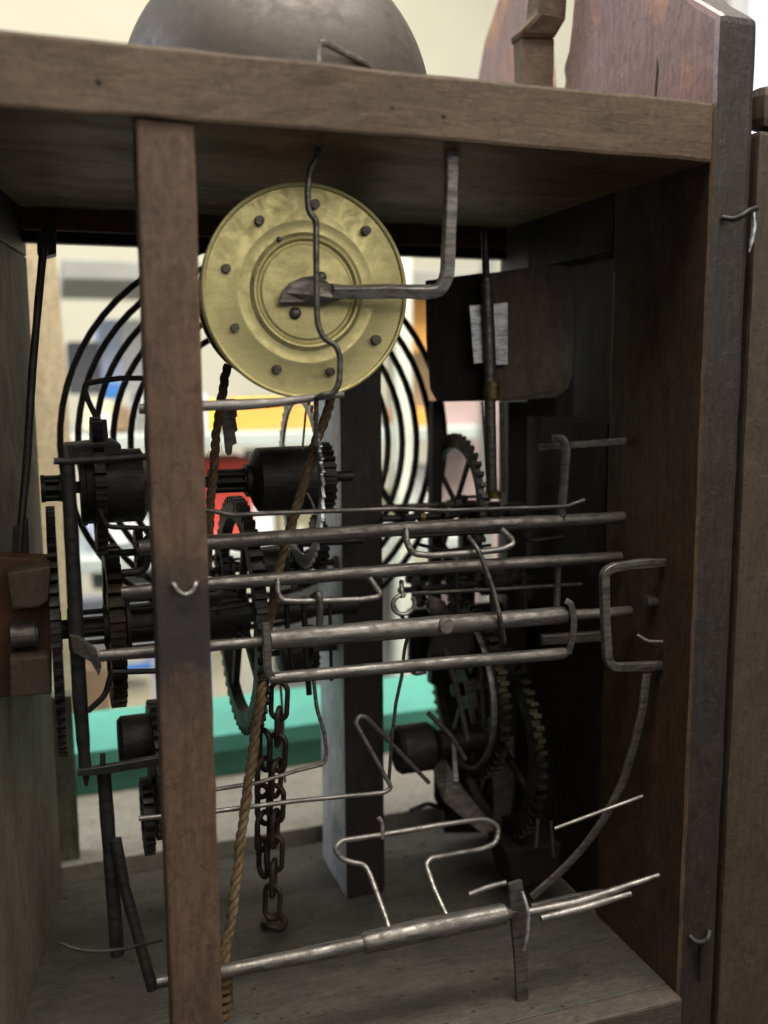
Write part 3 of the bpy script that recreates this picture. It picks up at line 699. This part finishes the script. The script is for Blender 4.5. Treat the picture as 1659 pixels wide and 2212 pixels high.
clutter('centre_arbor', 'small black arbor with drum and two wheels between the two upper rods', 'arbor', 15.5, ((452, 1236), (775, 1208)),
        [('d', 558, 42, 1.6, 'black'), ('g', 640, 58, .4, 20, 'black'), ('g', 480, 66, .4, 22, 'black'), ('p', 500, 24, 1.3), ('c', 720, 14, .4)])
clutter('thin_arbor', 'thin black arbor with a bright pinion and brass collar behind the topmost rod', 'arbor', 13.0, ((822, 1122), (1180, 1100)),
        [('p', 955, 22, 2.0), ('c', 905, 14, .3), ('d', 1090, 20, 1.2, 'black'), ('g', 872, 30, .3, 16, 'black')])
clutter('warning_arbor', 'short dark arbor with small wheels under the second rod right of the post', 'arbor', 14.5, ((860, 1276), (1150, 1252)),
        [('g', 985, 52, .35, 20, 'black'), ('d', 1035, 26, 1.6, 'black'), ('g', 905, 40, .3, 18, 'toothed'), ('p', 1090, 22, 1.0)])
clutter('left_arbor', 'short black arbor with small wheel tucked left behind the front post', 'arbor', 14.0, ((256, 1196), (352, 1188)),
        [('g', 300, 56, .4, 20, 'black'), ('d', 322, 28, .8, 'black')])
clutter('low_arbor', 'low dark arbor with a drum behind the stirrup rod near the chain', 'arbor', 16.0, ((560, 1412), (760, 1396)),
        [('d', 600, 46, 1.6, 'black'), ('g', 672, 54, .4, 20, 'black')])
def bars(name, label, segs, mat='black'):
    t = thing(name, label, 'levers', P(*segs[0][0][-1]))
    for sg in segs: wire('lever', mat, t, sg[0], sg[1], .4, jit=.05)
bars('small_levers', 'cluster of thin dark levers crossing behind the upper rods at the right',
     [([(884, 1160, 9), (1010, 1152, 9), (1106, 1147, 9)], 9), ([(905, 1176, 10), (960, 1190, 10), (1060, 1178, 10)], 8), ([(1020, 1124, 9), (1026, 1180, 9), (1012, 1226, 9)], 9),
      ([(1120, 1130, 8), (1140, 1170, 8), (1215, 1160, 8)], 9), ([(985, 1236, 9), (988, 1330, 9)], 12), ([(1060, 1226, 9.5), (1064, 1320, 9.5)], 12), ([(1130, 1220, 9), (1134, 1350, 9)], 14)])
bars('small_levers', 'cluster of thin dark levers crossing below the second rod around the rope',
     [([(455, 1318, 8.5), (540, 1305, 8.5), (640, 1303, 8.5)], 9), ([(618, 1290, 9), (622, 1380, 9), (636, 1470, 9)], 11), ([(656, 1290, 9.5), (660, 1400, 9.5), (668, 1500, 9.5)], 13),
      ([(712, 1290, 9), (716, 1470, 9)], 8), ([(560, 1250, 9), (556, 1330, 9), (548, 1440, 9)], 11), ([(470, 1330, 9), (474, 1300, 9), (520, 1296, 9)], 9)])
bars('small_levers', 'cluster of thin dark levers low among the right wheels',
     [([(880, 1440, 10), (895, 1458, 10), (920, 1452, 10)], 8), ([(960, 1400, 10), (985, 1480, 10), (1010, 1600, 10)], 12), ([(1040, 1440, 10), (1046, 1560, 10)], 10), ([(925, 1540, 10), (975, 1590, 10), (1005, 1640, 10)], 11),
      ([(1162, 1770, 8), (1158, 1830, 8)], 7), ([(1190, 1775, 8), (1196, 1850, 8)], 6)], 'irond')
# ================================================================== HORIZONTAL RODS
RG = 'horizontal iron rods across the movement'
def rod(name, label, parts, cat='rod', at=None, group=RG):
    t = thing(name, label, cat, at or P(*parts[0][2][0]), group)
    for p in parts: wire(p[0], p[1], t, p[2], p[3], p[4] if len(p) > 4 else 0, **(p[5] if len(p) > 5 else {}))
    return t
rod('lever_rod', 'topmost thick horizontal rod with a wide wire loop under its right half',
    [('rod', 'iron', [(300, 1184, 6), (450, 1172, 6), (880, 1142, 6), (1345, 1118, 6)], [34, 33, 31, 27]),
     ('loop', 'wire', [(877, 1140, 5.7), (879, 1175, 5.5), (893, 1196, 5.4), (930, 1200, 5.4), (1020, 1194, 5.4), (1085, 1187, 5.4), (1108, 1176, 5.4), (1106, 1165, 5.5), (1082, 1142, 5.6)], 14, .5)])
rod('lever_rod', 'second thick horizontal rod with a wire loop near its middle, under the topmost rod',
    [('rod', 'iron', [(262, 1281, 6.2), (450, 1262, 6.2), (900, 1229, 6.2), (1340, 1203, 6.2)], [30, 31, 29, 24]),
     ('loop', 'wire', [(600, 1250, 5.9), (600, 1280, 5.7), (610, 1297, 5.6), (640, 1299, 5.6), (780, 1295, 5.6), (815, 1290, 5.6), (822, 1282, 5.6), (798, 1248, 5.8)], 13, .45),
     ('pin', 'irond', [(1206, 1218, 6.4), (1204, 1270, 6.4), (1202, 1320, 6.4)], 15)])
t = rod('stirrup_rod', 'thickest horizontal roller with a flat strap at each end holding a lower bar',
    [('roller', 'iron', [(583, 1383, 4.6), (800, 1364, 4.6), (1000, 1347, 4.6), (1222, 1328, 4.6)], [44, 46, 44, 36]),
     ('axle', 'iron', [(215, 1417, 4.6), (330, 1408, 4.6), (460, 1395, 4.6), (582, 1384, 4.6)], [26, 27, 25, 24]),
     ('axle', 'iron', [(1222, 1329, 4.6), (1300, 1325, 4.6), (1362, 1320, 4.6)], [24, 24, 23]),
     ('lower_bar', 'iron', [(583, 1466, 4.3), (800, 1446, 4.3), (1000, 1429, 4.3), (1215, 1412, 4.3), (1228, 1408, 4.3)], [27, 28, 28, 27, 18])])
bm = newbm(); add_wire(bm, [(574, 1345, 4.3), (577, 1400, 4.2), (579, 1450, 4.2), (592, 1470, 4.2)], 17, .2, flat=(.8, (0, 1, 0))); obj('strap', bm, 'iron', t, True)
bm = newbm(); add_wire(bm, [(1222, 1298, 4.4), (1234, 1304, 4.2), (1240, 1340, 4.1), (1238, 1372, 4.1), (1228, 1410, 4.2)], 14, .4, flat=(1.2, (0, 1, 0))); obj('strap', bm, 'iron', t, True)
q = P(966, 1354, 3.95); bm = newbm(); add_lathe(bm, q, (0, 1, 0), [(0, cm(9, q)), (.0, cm(15, q)), (.12, cm(18, q)), (.4, cm(18, q))], 24); obj('rivet', bm, 'wire', t, True)
plate('fork_blade', 'irond', t, uvw([(150, 1372, 4.7), (172, 1376, 4.6), (208, 1402, 4.5), (220, 1440, 4.5), (214, 1462, 4.5), (196, 1430, 4.6), (158, 1410, 4.7)]), (0, .25, 0), .05)
rod('thin_rod', 'thin bent wire rod running just above the topmost thick rod',
    [('rod', 'irond', [(445, 1102, 5.2), (462, 1104, 5.2), (500, 1113, 5.2), (600, 1108, 5.2), (860, 1099, 5.2), (960, 1103, 5.2), (1225, 1094, 5.2), (1240, 1088, 5.2), (1262, 1080, 5.2)], 10, .6)])
rod('thin_rod', 'thin faint rod in shade below the second thick rod',
    [('rod', 'irond', [(890, 1282, 8.5), (1100, 1272, 8.5), (1256, 1262, 8.5)], 9)])
rod('flat_bar', 'short flat dark bar behind the right end of the stirrup rod',
    [('bar', 'irond', [(1168, 1382, 7.5), (1306, 1373, 7)], 22, 0, dict(flat=(.9, (0, 1, 0))))])
t = thing('upright_lever', 'upright bent iron lever standing on the topmost rod beside a short flat bar', 'lever', P(1210, 1125, 6))
bm = newbm(); add_wire(bm, [(1194, 948, 6.2), (1215, 946, 5.8), (1224, 965, 5.7), (1219, 1040, 5.8), (1212, 1124, 5.9)], 19, .35, flat=(.7, (0, 1, 0))); obj('lever_bar', bm, 'iron', t, True)
bm = newbm(); add_wire(bm, [(1165, 966, 7), (1240, 961, 7), (1352, 953, 6.2)], [15, 16, 16], 0, flat=(.9, (0, 1, 0))); obj('cross_bar', bm, 'irond', t, True)
# staple in the right wall
t = thing('wall_staple', 'big square iron staple driven into the right side wall', 'staple', P(1380, 1435, 2.4))
bm = newbm(); add_wire(bm, [(1450, 1214, 2.6), (1380, 1218, 2.5), (1322, 1226, 2.4), (1305, 1238, 2.4), (1307, 1330, 2.4), (1312, 1425, 2.4), (1325, 1441, 2.4), (1390, 1440, 2.5), (1450, 1435, 2.6)], 20, .3, flat=(.85, (0, 1, 0)), jit=.07)
obj('staple_wire', bm, 'iron', t, True)
t = thing('wall_hook', 'small curled hook on the right wall inside the square staple', 'hook', P(1400, 1390, 5))
wire('hook_stem', 'irond', t, [(1376, 1372, 3), (1400, 1386, 2.6), (1432, 1387, 2.2)], 9, .2)
lathe('hook_knob', 'irond', t, P(1394, 1300, 3.2), (1, 0, -.1), [(0, .25), (.1, .38), (.5, .3), (1, .2)], 14)

# ================================================================== WIRES
def wthing(name, label, cat, segs, mat='wire', part='wire'):
    t = thing(name, label, cat, P(*segs[0][0][-1]))
    for s in segs: wire(part, s[2] if len(s) > 2 else mat, t, s[0], s[1], .4, jit=.05)
    return t
wthing('curved_wire', 'curved dark wire hanging over the rods from the wide loop', 'wire',
       [([(1012, 1160, 5.6), (1030, 1182, 4.9), (1048, 1225, 4.6), (1066, 1275, 4.4), (1078, 1325, 3.9), (1083, 1350, 4.0), (1090, 1386, 4.6)], 11)], 'irond')
t = thing('eye_hook', 'wire eye hooked on a small ring with a long pull wire below it', 'hook', P(838, 1690, 7))
wire('stem', 'wire', t, [(867, 1255, 6.4), (868, 1275, 6.0), (870, 1292, 5.9)], 10, .2)
q = P(872, 1305, 6.0); bm = newbm()
add_tube(bm, [q+Vector((cm(25, q)*math.cos(a), 0, cm(22, q)*math.sin(a))) for a in [math.radians(x) for x in range(80, 400, 15)]], cm(5, q), 8, step=2, jit=0); obj('ring', bm, 'wire', t, True)
wire('pull_wire', 'irond', t, [(848, 1300, 6.0), (855, 1318, 6.0), (872, 1335, 6.3), (884, 1362, 6.8), (874, 1400, 7), (868, 1460, 7), (855, 1520, 7), (846, 1600, 7), (840, 1690, 7)], 8, .4)
wthing('flat_hook', 'short flat dark hook dangling under the second rod loop', 'hook', [([(676, 1288, 5.9), (688, 1280, 5.4), (692, 1300, 5.3), (690, 1352, 5.4)], 15)], 'irond')
wthing('trip_wire', 'thin bent wire dropping beside the rear post and turning toward the front post', 'wire',
       [([(676, 1455, 8), (684, 1530, 8), (700, 1580, 8), (706, 1625, 8), (700, 1650, 8), (640, 1665, 7.5), (560, 1690, 7), (462, 1706, 6.5)], 9)])
wthing('trip_wire', 'thin wire with a sharp zigzag peak in front of the rear post', 'wire',
       [([(300, 1768, 6), (468, 1752, 6), (640, 1730, 6.2), (830, 1712, 6.4), (846, 1702, 6.4), (812, 1640, 6.6), (768, 1562, 6.8), (776, 1546, 6.9), (792, 1550, 7), (860, 1622, 8.5), (926, 1690, 10)], 10)])
wthing('wall_wire', 'faint thin rod slanting out of the shade low on the right wall', 'wire', [([(1198, 1790, 3.2), (1300, 1752, 3), (1388, 1720, 2.8)], 8)])
# rear left bits
wthing('gong_hammer_wire', 'dark bent wire with short drop leg in front of the left gong turns', 'wire',
       [([(340, 817, 15), (260, 817, 15), (222, 822, 15), (180, 830, 15), (188, 860, 15), (212, 912, 14.5)], 12)], 'black')
plt = thing('hammer_head', 'dark block with clip standing on the left plate before the gong', 'hammer', P(220, 975, 12))
plate('head_block', 'black', plt, uvw([(198, 910, 11.6), (231, 906, 11.6), (236, 972, 11.6), (206, 972, 11.6)]), (0, 1.0, 0), .08)
plate('head_plate', 'black', plt, uvw([(136, 962, 9.6), (245, 952, 9.6), (262, 960, 9.6), (262, 985, 9.6), (136, 994, 9.6)]), (0, 2.4, 0), .1)
wthing('cross_bar', 'dark horizontal bar capping the tall black pillar on the left', 'bar', [([(116, 996, 5.2), (150, 997, 5.2), (240, 992, 5.2), (350, 984, 5.2)], 16)], 'black', 'bar')
t = thing('tall_pillar', 'tall black iron pillar with pointed foot at the left of the movement', 'pillar', P(186, 1690, 5.4))
wire('pillar_rod', 'black', t, [(141, 962, 5.4), (146, 1000, 5.4), (162, 1300, 5.4), (172, 1500, 5.4), (184, 1658, 5.4)], [16, 30, 32, 32, 26], 0, jit=.05)
wire('pillar_tip', 'black', t, [(185, 1656, 5.4), (186, 1680, 5.4), (187, 1697, 5.4)], [14, 13, 7], 0)
t = thing('foot_bar', 'dark flat bar holding the pillar foot, with a small pin standing on it', 'bar', P(260, 1670, 5.4))
wire('bar', 'black', t, [(168, 1668, 5.2), (222, 1662, 5.2), (350, 1640, 5.2)], [16, 19, 20], 0, flat=(.9, (0, 1, 0)))
wire('pin', 'black', t, [(222, 1628, 5.2), (222, 1658, 5.2)], 12, 0)
wthing('floor_stake', 'thick dark iron stake standing on the floor at the left', 'stake', [([(224, 1664, 5.6), (234, 1800, 5.6), (242, 1900, 5.4), (254, 2062, 5.0)], 30)], 'black', 'stake_rod')
wthing('slanting_bar', 'slanting dark flat bar crossing from the left stake down to the front post', 'bar', [([(250, 1812, 5.0), (270, 1920, 4.6), (292, 2000, 4.2), (330, 2138, 3.4)], 24)], 'black', 'bar')
t = wthing('vertical_pull_rod', 'long dark pull rod along the left side wall from the top bracket', 'rod', [([(94, 536, 12), (84, 640, 12), (70, 800, 11.6), (58, 1000, 11), (38, 1218, 10)], 17)], 'black', 'rod')
plate('rod_end', 'black', t, uvw([(28, 1140, 10), (60, 1120, 10.4), (64, 1200, 10.2), (26, 1216, 10)]), (0, .4, 0), .06)
t = thing('top_bracket', 'small dark bracket block in the upper left back corner', 'bracket', P(100, 550, 16))
plate('bracket_block', 'dark', t, uvw([(80, 515, 15), (122, 440, 15), (122, 548, 15), (96, 554, 15), (80, 545, 15)]), (0, 1.5, 0), .08)
wthing('thin_cross_wire', 'dark wire stepping past the lower wheels just left of the post', 'wire', [([(190, 1536, 8), (228, 1502, 8), (238, 1462, 8), (244, 1452, 8), (350, 1449, 8)], 13)], 'black')
wthing('step_bar', 'dark stepped bar between the spool and the second rod behind the post', 'bar', [([(215, 1100, 8), (228, 1138, 8), (345, 1142, 8)], 11), ([(262, 1238, 8.5), (300, 1236, 8.5), (315, 1225, 8.5), (316, 1160, 8.5), (345, 1158, 8.5)], 17)], 'black')
t = thing('lower_left_drum', 'dark drum with stacked ratchet wheel low behind the front post', 'drum', PZ(330, 1880, 0))
q = P(255, 1600, 12); r_ = cm(52, q)
lathe('drum', 'black', t, q, (1, 0, 0), [(0, r_*.85), (.2, r_), (2.6, r_), (2.65, r_*.3), (4.0, r_*.3)], 36)
q = P(338, 1660, 12); gear(t, q, cm(148, q), .5, 34, 'black', .35, 1.0, 4, hub=.8)
q = P(318, 1762, 11); gear(t, q, cm(82, q), .5, 22, 'black', .35, .6, 4, hub=.6)
wthing('floor_wire', 'thin dark wire lying curved on the floor in the left corner', 'wire', [([PZf for PZf in [(128, 2036, 2.6), (160, 2050, 2.2), (210, 2056, 2.0), (270, 2050, 2.2), (350, 2030, 2.8)]], 7)], 'black')
# jagged pawl blade under the brass drum
t = thing('pawl_blade', 'jagged dark pointed blade hanging between the ropes below the brass disc', 'pawl', P(496, 985, 9))
jg = [(472, 862), (510, 862), (513, 900), (509, 902), (514, 930), (508, 934), (512, 958), (503, 962), (501, 980), (494, 985), (488, 978), (484, 940), (478, 900)]
plate('blade', 'irond', t, uvw([(u, v, 9.2) for u, v in jg]), (0, .25, 0), .03)

# ================================================================== CRANKED BOTTOM LEVER
t = thing('cranked_lever', 'long low iron arbor with a cranked wire frame rising from its middle', 'lever', P(800, 2090, 2.4))
wire('arbor_end', 'iron', t, [(338, 2122, 2.9), (372, 2116, 2.9)], [24, 28], 0)
wire('arbor_rod', 'iron', t, [(372, 2116, 2.9), (470, 2101, 2.8), (640, 2068, 2.7), (782, 2038, 2.6)], [28, 31, 33, 33], 0, jit=.06)
wire('arbor_roller', 'iron', t, [(780, 2037, 2.6), (790, 2036, 2.6), (930, 2006, 2.5), (1075, 1976, 2.4), (1088, 1974, 2.4), (1090, 1974, 2.4), (1126, 1967, 2.4)], [34, 47, 47, 45, 44, 28, 12], 0, jit=.03)
wire('crank_wire', 'wire', t, [(842, 2012, 2.6), (836, 1990, 3), (818, 1940, 4), (800, 1890, 5), (788, 1868, 5.4), (765, 1864, 5.5), (738, 1856, 5.6), (722, 1832, 5.7), (738, 1816, 5.8), (820, 1804, 6),
                              (950, 1782, 6.2), (1050, 1768, 6.3), (1078, 1786, 6.3), (1072, 1822, 6.0), (1040, 1834, 5.8), (930, 1854, 5.2), (920, 1868, 5.0), (938, 1920, 4), (968, 1985, 2.6)], 12, .5, jit=.05)
wthing('wire_pin', 'short upright pin hooked on the cranked wire before the rear post', 'pin', [([(818, 1766, 6.2), (826, 1778, 6.1), (826, 1812, 5.9)], 10)])
t = thing('bearing_stake', 'flat iron bearing stake on the floor with a thin bright strip bent round it', 'stake', PZ(1122, 2165, 0))
bm = newbm(); add_wire(bm, [(1112, 1905, 2.4), (1118, 1960, 2.4), (1124, 2050, 2.4), (1126, 2110, 2.35), (1128, 2168, 2.3)], [32, 40, 34, 30, 26], 0, flat=(.35, (0, 1, 0))); obj('stake_body', bm, 'irond', t, True)
wire('strip', 'steel', t, [(1128, 1926, 2.0), (1136, 1950, 1.8), (1142, 1975, 1.7), (1139, 2020, 1.8), (1132, 2052, 2.1)], 8, .3)
t = thing('wire_bundle', 'bundle of stiff wires pointing right from the bearing stake to the side wall', 'wires', P(1145, 1975, 2.6))
wire('stiff_wire', 'wire', t, [(1142, 1970, 2.5), (1250, 1948, 2.3), (1330, 1922, 2.0), (1424, 1890, 1.5)], [18, 17, 15, 11], 0, jit=.08)
wire('stiff_wire', 'wire', t, [(1168, 1984, 2.1), (1250, 1964, 2.0), (1362, 1930, 1.8)], [16, 17, 14], 0, jit=.1)
wire('stiff_wire', 'irond', t, [(1146, 1958, 2.9), (1230, 1938, 3.3), (1300, 1925, 3.6)], [12, 12, 10], 0)
wthing('short_wire', 'short pale wire stub lying just left of the bearing stake', 'wire', [([(1014, 1932, 5), (1050, 1918, 4.8), (1094, 1906, 4.5)], [10, 12, 12][1])])
t = thing('curved_strap', 'long dark curved strap sweeping down along the right wall to the bearing stake', 'strap', P(1150, 1935, 5))
bm = newbm(); add_wire(bm, [(1396, 1455, 2.4), (1388, 1530, 2.4), (1370, 1610, 2.7), (1345, 1690, 3.1), (1310, 1760, 3.5), (1268, 1822, 3.9), (1215, 1880, 4.1), (1148, 1938, 4.1)], 19, .9, flat=(.35, (0, 1, .0)), jit=.02); obj('strap_band', bm, 'iron', t, True)

# ================================================================== ROPES
def rope(label, pts, w):
    q = uvw(pts); path = []
    for i in range(len(q)-1):
        p0 = q[max(0, i-1)]; p1 = q[i]; p2 = q[i+1]; p3 = q[min(len(q)-1, i+2)]
        n = max(2, int((p2-p1).length/.12))
        for j in range(n):
            s = j/n
            path.append(.5*((2*p1)+(p2-p0)*s+(2*p0-5*p1+4*p2-p3)*s*s+(3*p1-p0-3*p2+p3)*s**3))
    path.append(q[-1]); R0 = cm(w, q[len(q)//2])/2
    t = thing('rope', label, 'rope', q[-1]); 
    T = [(path[min(i+1, len(path)-1)]-path[max(i-1, 0)]).normalized() for i in range(len(path))]
    for k in range(3):
        n0 = Vector((0, 1, 0)); n0 = (n0-T[0]*n0.dot(T[0])).normalized(); L = 0; pp = []
        for i, p in enumerate(path):
            if i: n0 = (n0-T[i]*n0.dot(T[i])).normalized(); L += (p-path[i-1]).length
            b0 = T[i].cross(n0); a = L/(R0*6.2)*2*math.pi+k*2.0944
            wob = Vector(noise.noise_vector(p*.8))*R0*.35
            pp.append(p+wob+(n0*math.cos(a)+b0*math.sin(a))*R0*(.5+.12*noise.noise(p*2.3+Vector((k*7, 0, 0)))))
        bm = newbm(); add_tube(bm, pp, R0*.56, 7, jit=.16, step=2); obj('strand', bm, 'rope', t, True)
    bm = newbm()                                   # loose fibres
    for k in range(26):
        p = random.choice(path[:-2]); d = Vector((random.uniform(-1, 1), random.uniform(-1, .4), random.uniform(-1, 1))).normalized()
        add_tube(bm, [p+d*R0*.6, p+d*R0*1.5+Vector((0, 0, .1)), p+d*R0*2.0-Vector((0, 0, random.uniform(0, .3)))], .012, 4, jit=0, step=5)
    tag(obj('fibres', bm, 'rope', t), kind='stuff')
    return t
rope('brown twisted rope dropping from the left of the brass disc', [(494, 790, 8), (482, 850, 8.2), (470, 930, 8.5), (462, 1010, 8.8), (456, 1080, 9), (452, 1150, 9.2), (450, 1230, 9.4)], 20)
rope('long twisted rope slanting from the rear post down to the front post foot',
     [(716, 860, 9), (700, 905, 8.8), (680, 965, 8.6), (655, 1050, 8.2), (625, 1150, 8), (600, 1245, 7.8), (584, 1340, 7.4), (572, 1430, 7), (556, 1550, 6.4), (540, 1680, 5.8), (522, 1800, 5.2), (508, 1920, 4.6), (492, 2020, 4.0), (484, 2070, 3.6), (482, 2110, 3.4)], 22)
t = thing('rope_knot', 'frayed rope end wound in coils at the foot of the front post', 'rope knot', P(482, 2190, 3.4))
for k in range(6):
    q = P(480+k*.4, 2100+k*17, 3.2); bm = newbm()
    add_tube(bm, [q+Vector((.34*math.cos(a), .34*math.sin(a), .04*math.cos(a+k))) for a in [i*math.pi/6 for i in range(13)]], .17, 7, step=2, cap=False); obj('coil', bm, 'rope', t, True)

# ================================================================== CHAIN
def link_mesh(L, Wd, r):
    bm = newbm(); pts = []; h = L/2-Wd/2
    for i in range(24):
        a = 2*math.pi*i/24; pts.append(Vector((Wd/2*math.cos(a), 0, Wd/2*math.sin(a)+(h if math.sin(a) >= 0 else -h))))
    seg = 8; rings = []
    for i in range(24):
        tg = (pts[(i+1) % 24]-pts[i-1]).normalized(); n = Vector((0, 1, 0)); b = tg.cross(n)
        rings.append([bm.verts.new(pts[i]+(n*math.cos(2*math.pi*k/seg)+b*math.sin(2*math.pi*k/seg))*r) for k in range(seg)])
    for i in range(24):
        for k in range(seg):
            bm.faces.new((rings[i][k], rings[i][(k+1) % seg], rings[(i+1) % 24][(k+1) % seg], rings[(i+1) % 24][k]))
    for f in bm.faces: f.smooth = True
    bmesh.ops.recalc_face_normals(bm, faces=bm.faces)
    for v in bm.verts: v.co *= S
    me = bpy.data.meshes.new('link'); bm.to_mesh(me); bm.free(); me.materials.append(M['rust']); return me
def chain(label, a, b, n, lk):
    A, Bq = P(*a), P(*b); t = thing('chain', label, 'chain', Bq, 'hanging iron chains'); d = (Bq-A)
    L = d.length/n*1.4; me = link_mesh(L, L*.46, L*.072)
    for i in range(n):
        c = A+d*((i+.5)/n); o = bpy.data.objects.new('link', me); COL.objects.link(o); o.parent = t
        o.location = c*S-t.location
        q = (-d).normalized().to_track_quat('Z', 'Y').to_matrix().to_4x4() @ Matrix.Rotation((.25 if i % 2 else 1.75)+random.uniform(-.2, .2), 4, 'Z')
        o.rotation_euler = q.to_euler()
    return t
chain('heavier chain strand on the right, reaching the floor ring', (604, 1485, 7.6), (588, 1975, 8.2), 9, None)
chain('shorter chain strand on the left, hanging beside the longer one', (572, 1590, 8.4), (568, 1880, 9.0), 5, None)
t = thing('floor_ring', 'rusty iron ring lying on the case floor at the foot of the chain', 'ring', PZ(592, 2000, 0))
q = PZ(592, 1992, .35); bm = newbm()
add_tube(bm, [q+Vector((.62*math.cos(a), .62*math.sin(a), .12*math.sin(a*2))) for a in [i*math.pi/12 for i in range(25)]], .2, 9, step=2, cap=False); obj('ring', bm, 'rust', t, True)
wthing('fine_cord', 'fine pale cord hanging down behind the chains to the floor', 'cord', [([(606, 1480, 14), (612, 1560, 14), (610, 1620, 14), (616, 1690, 14)], 6)], 'rope', 'cord')
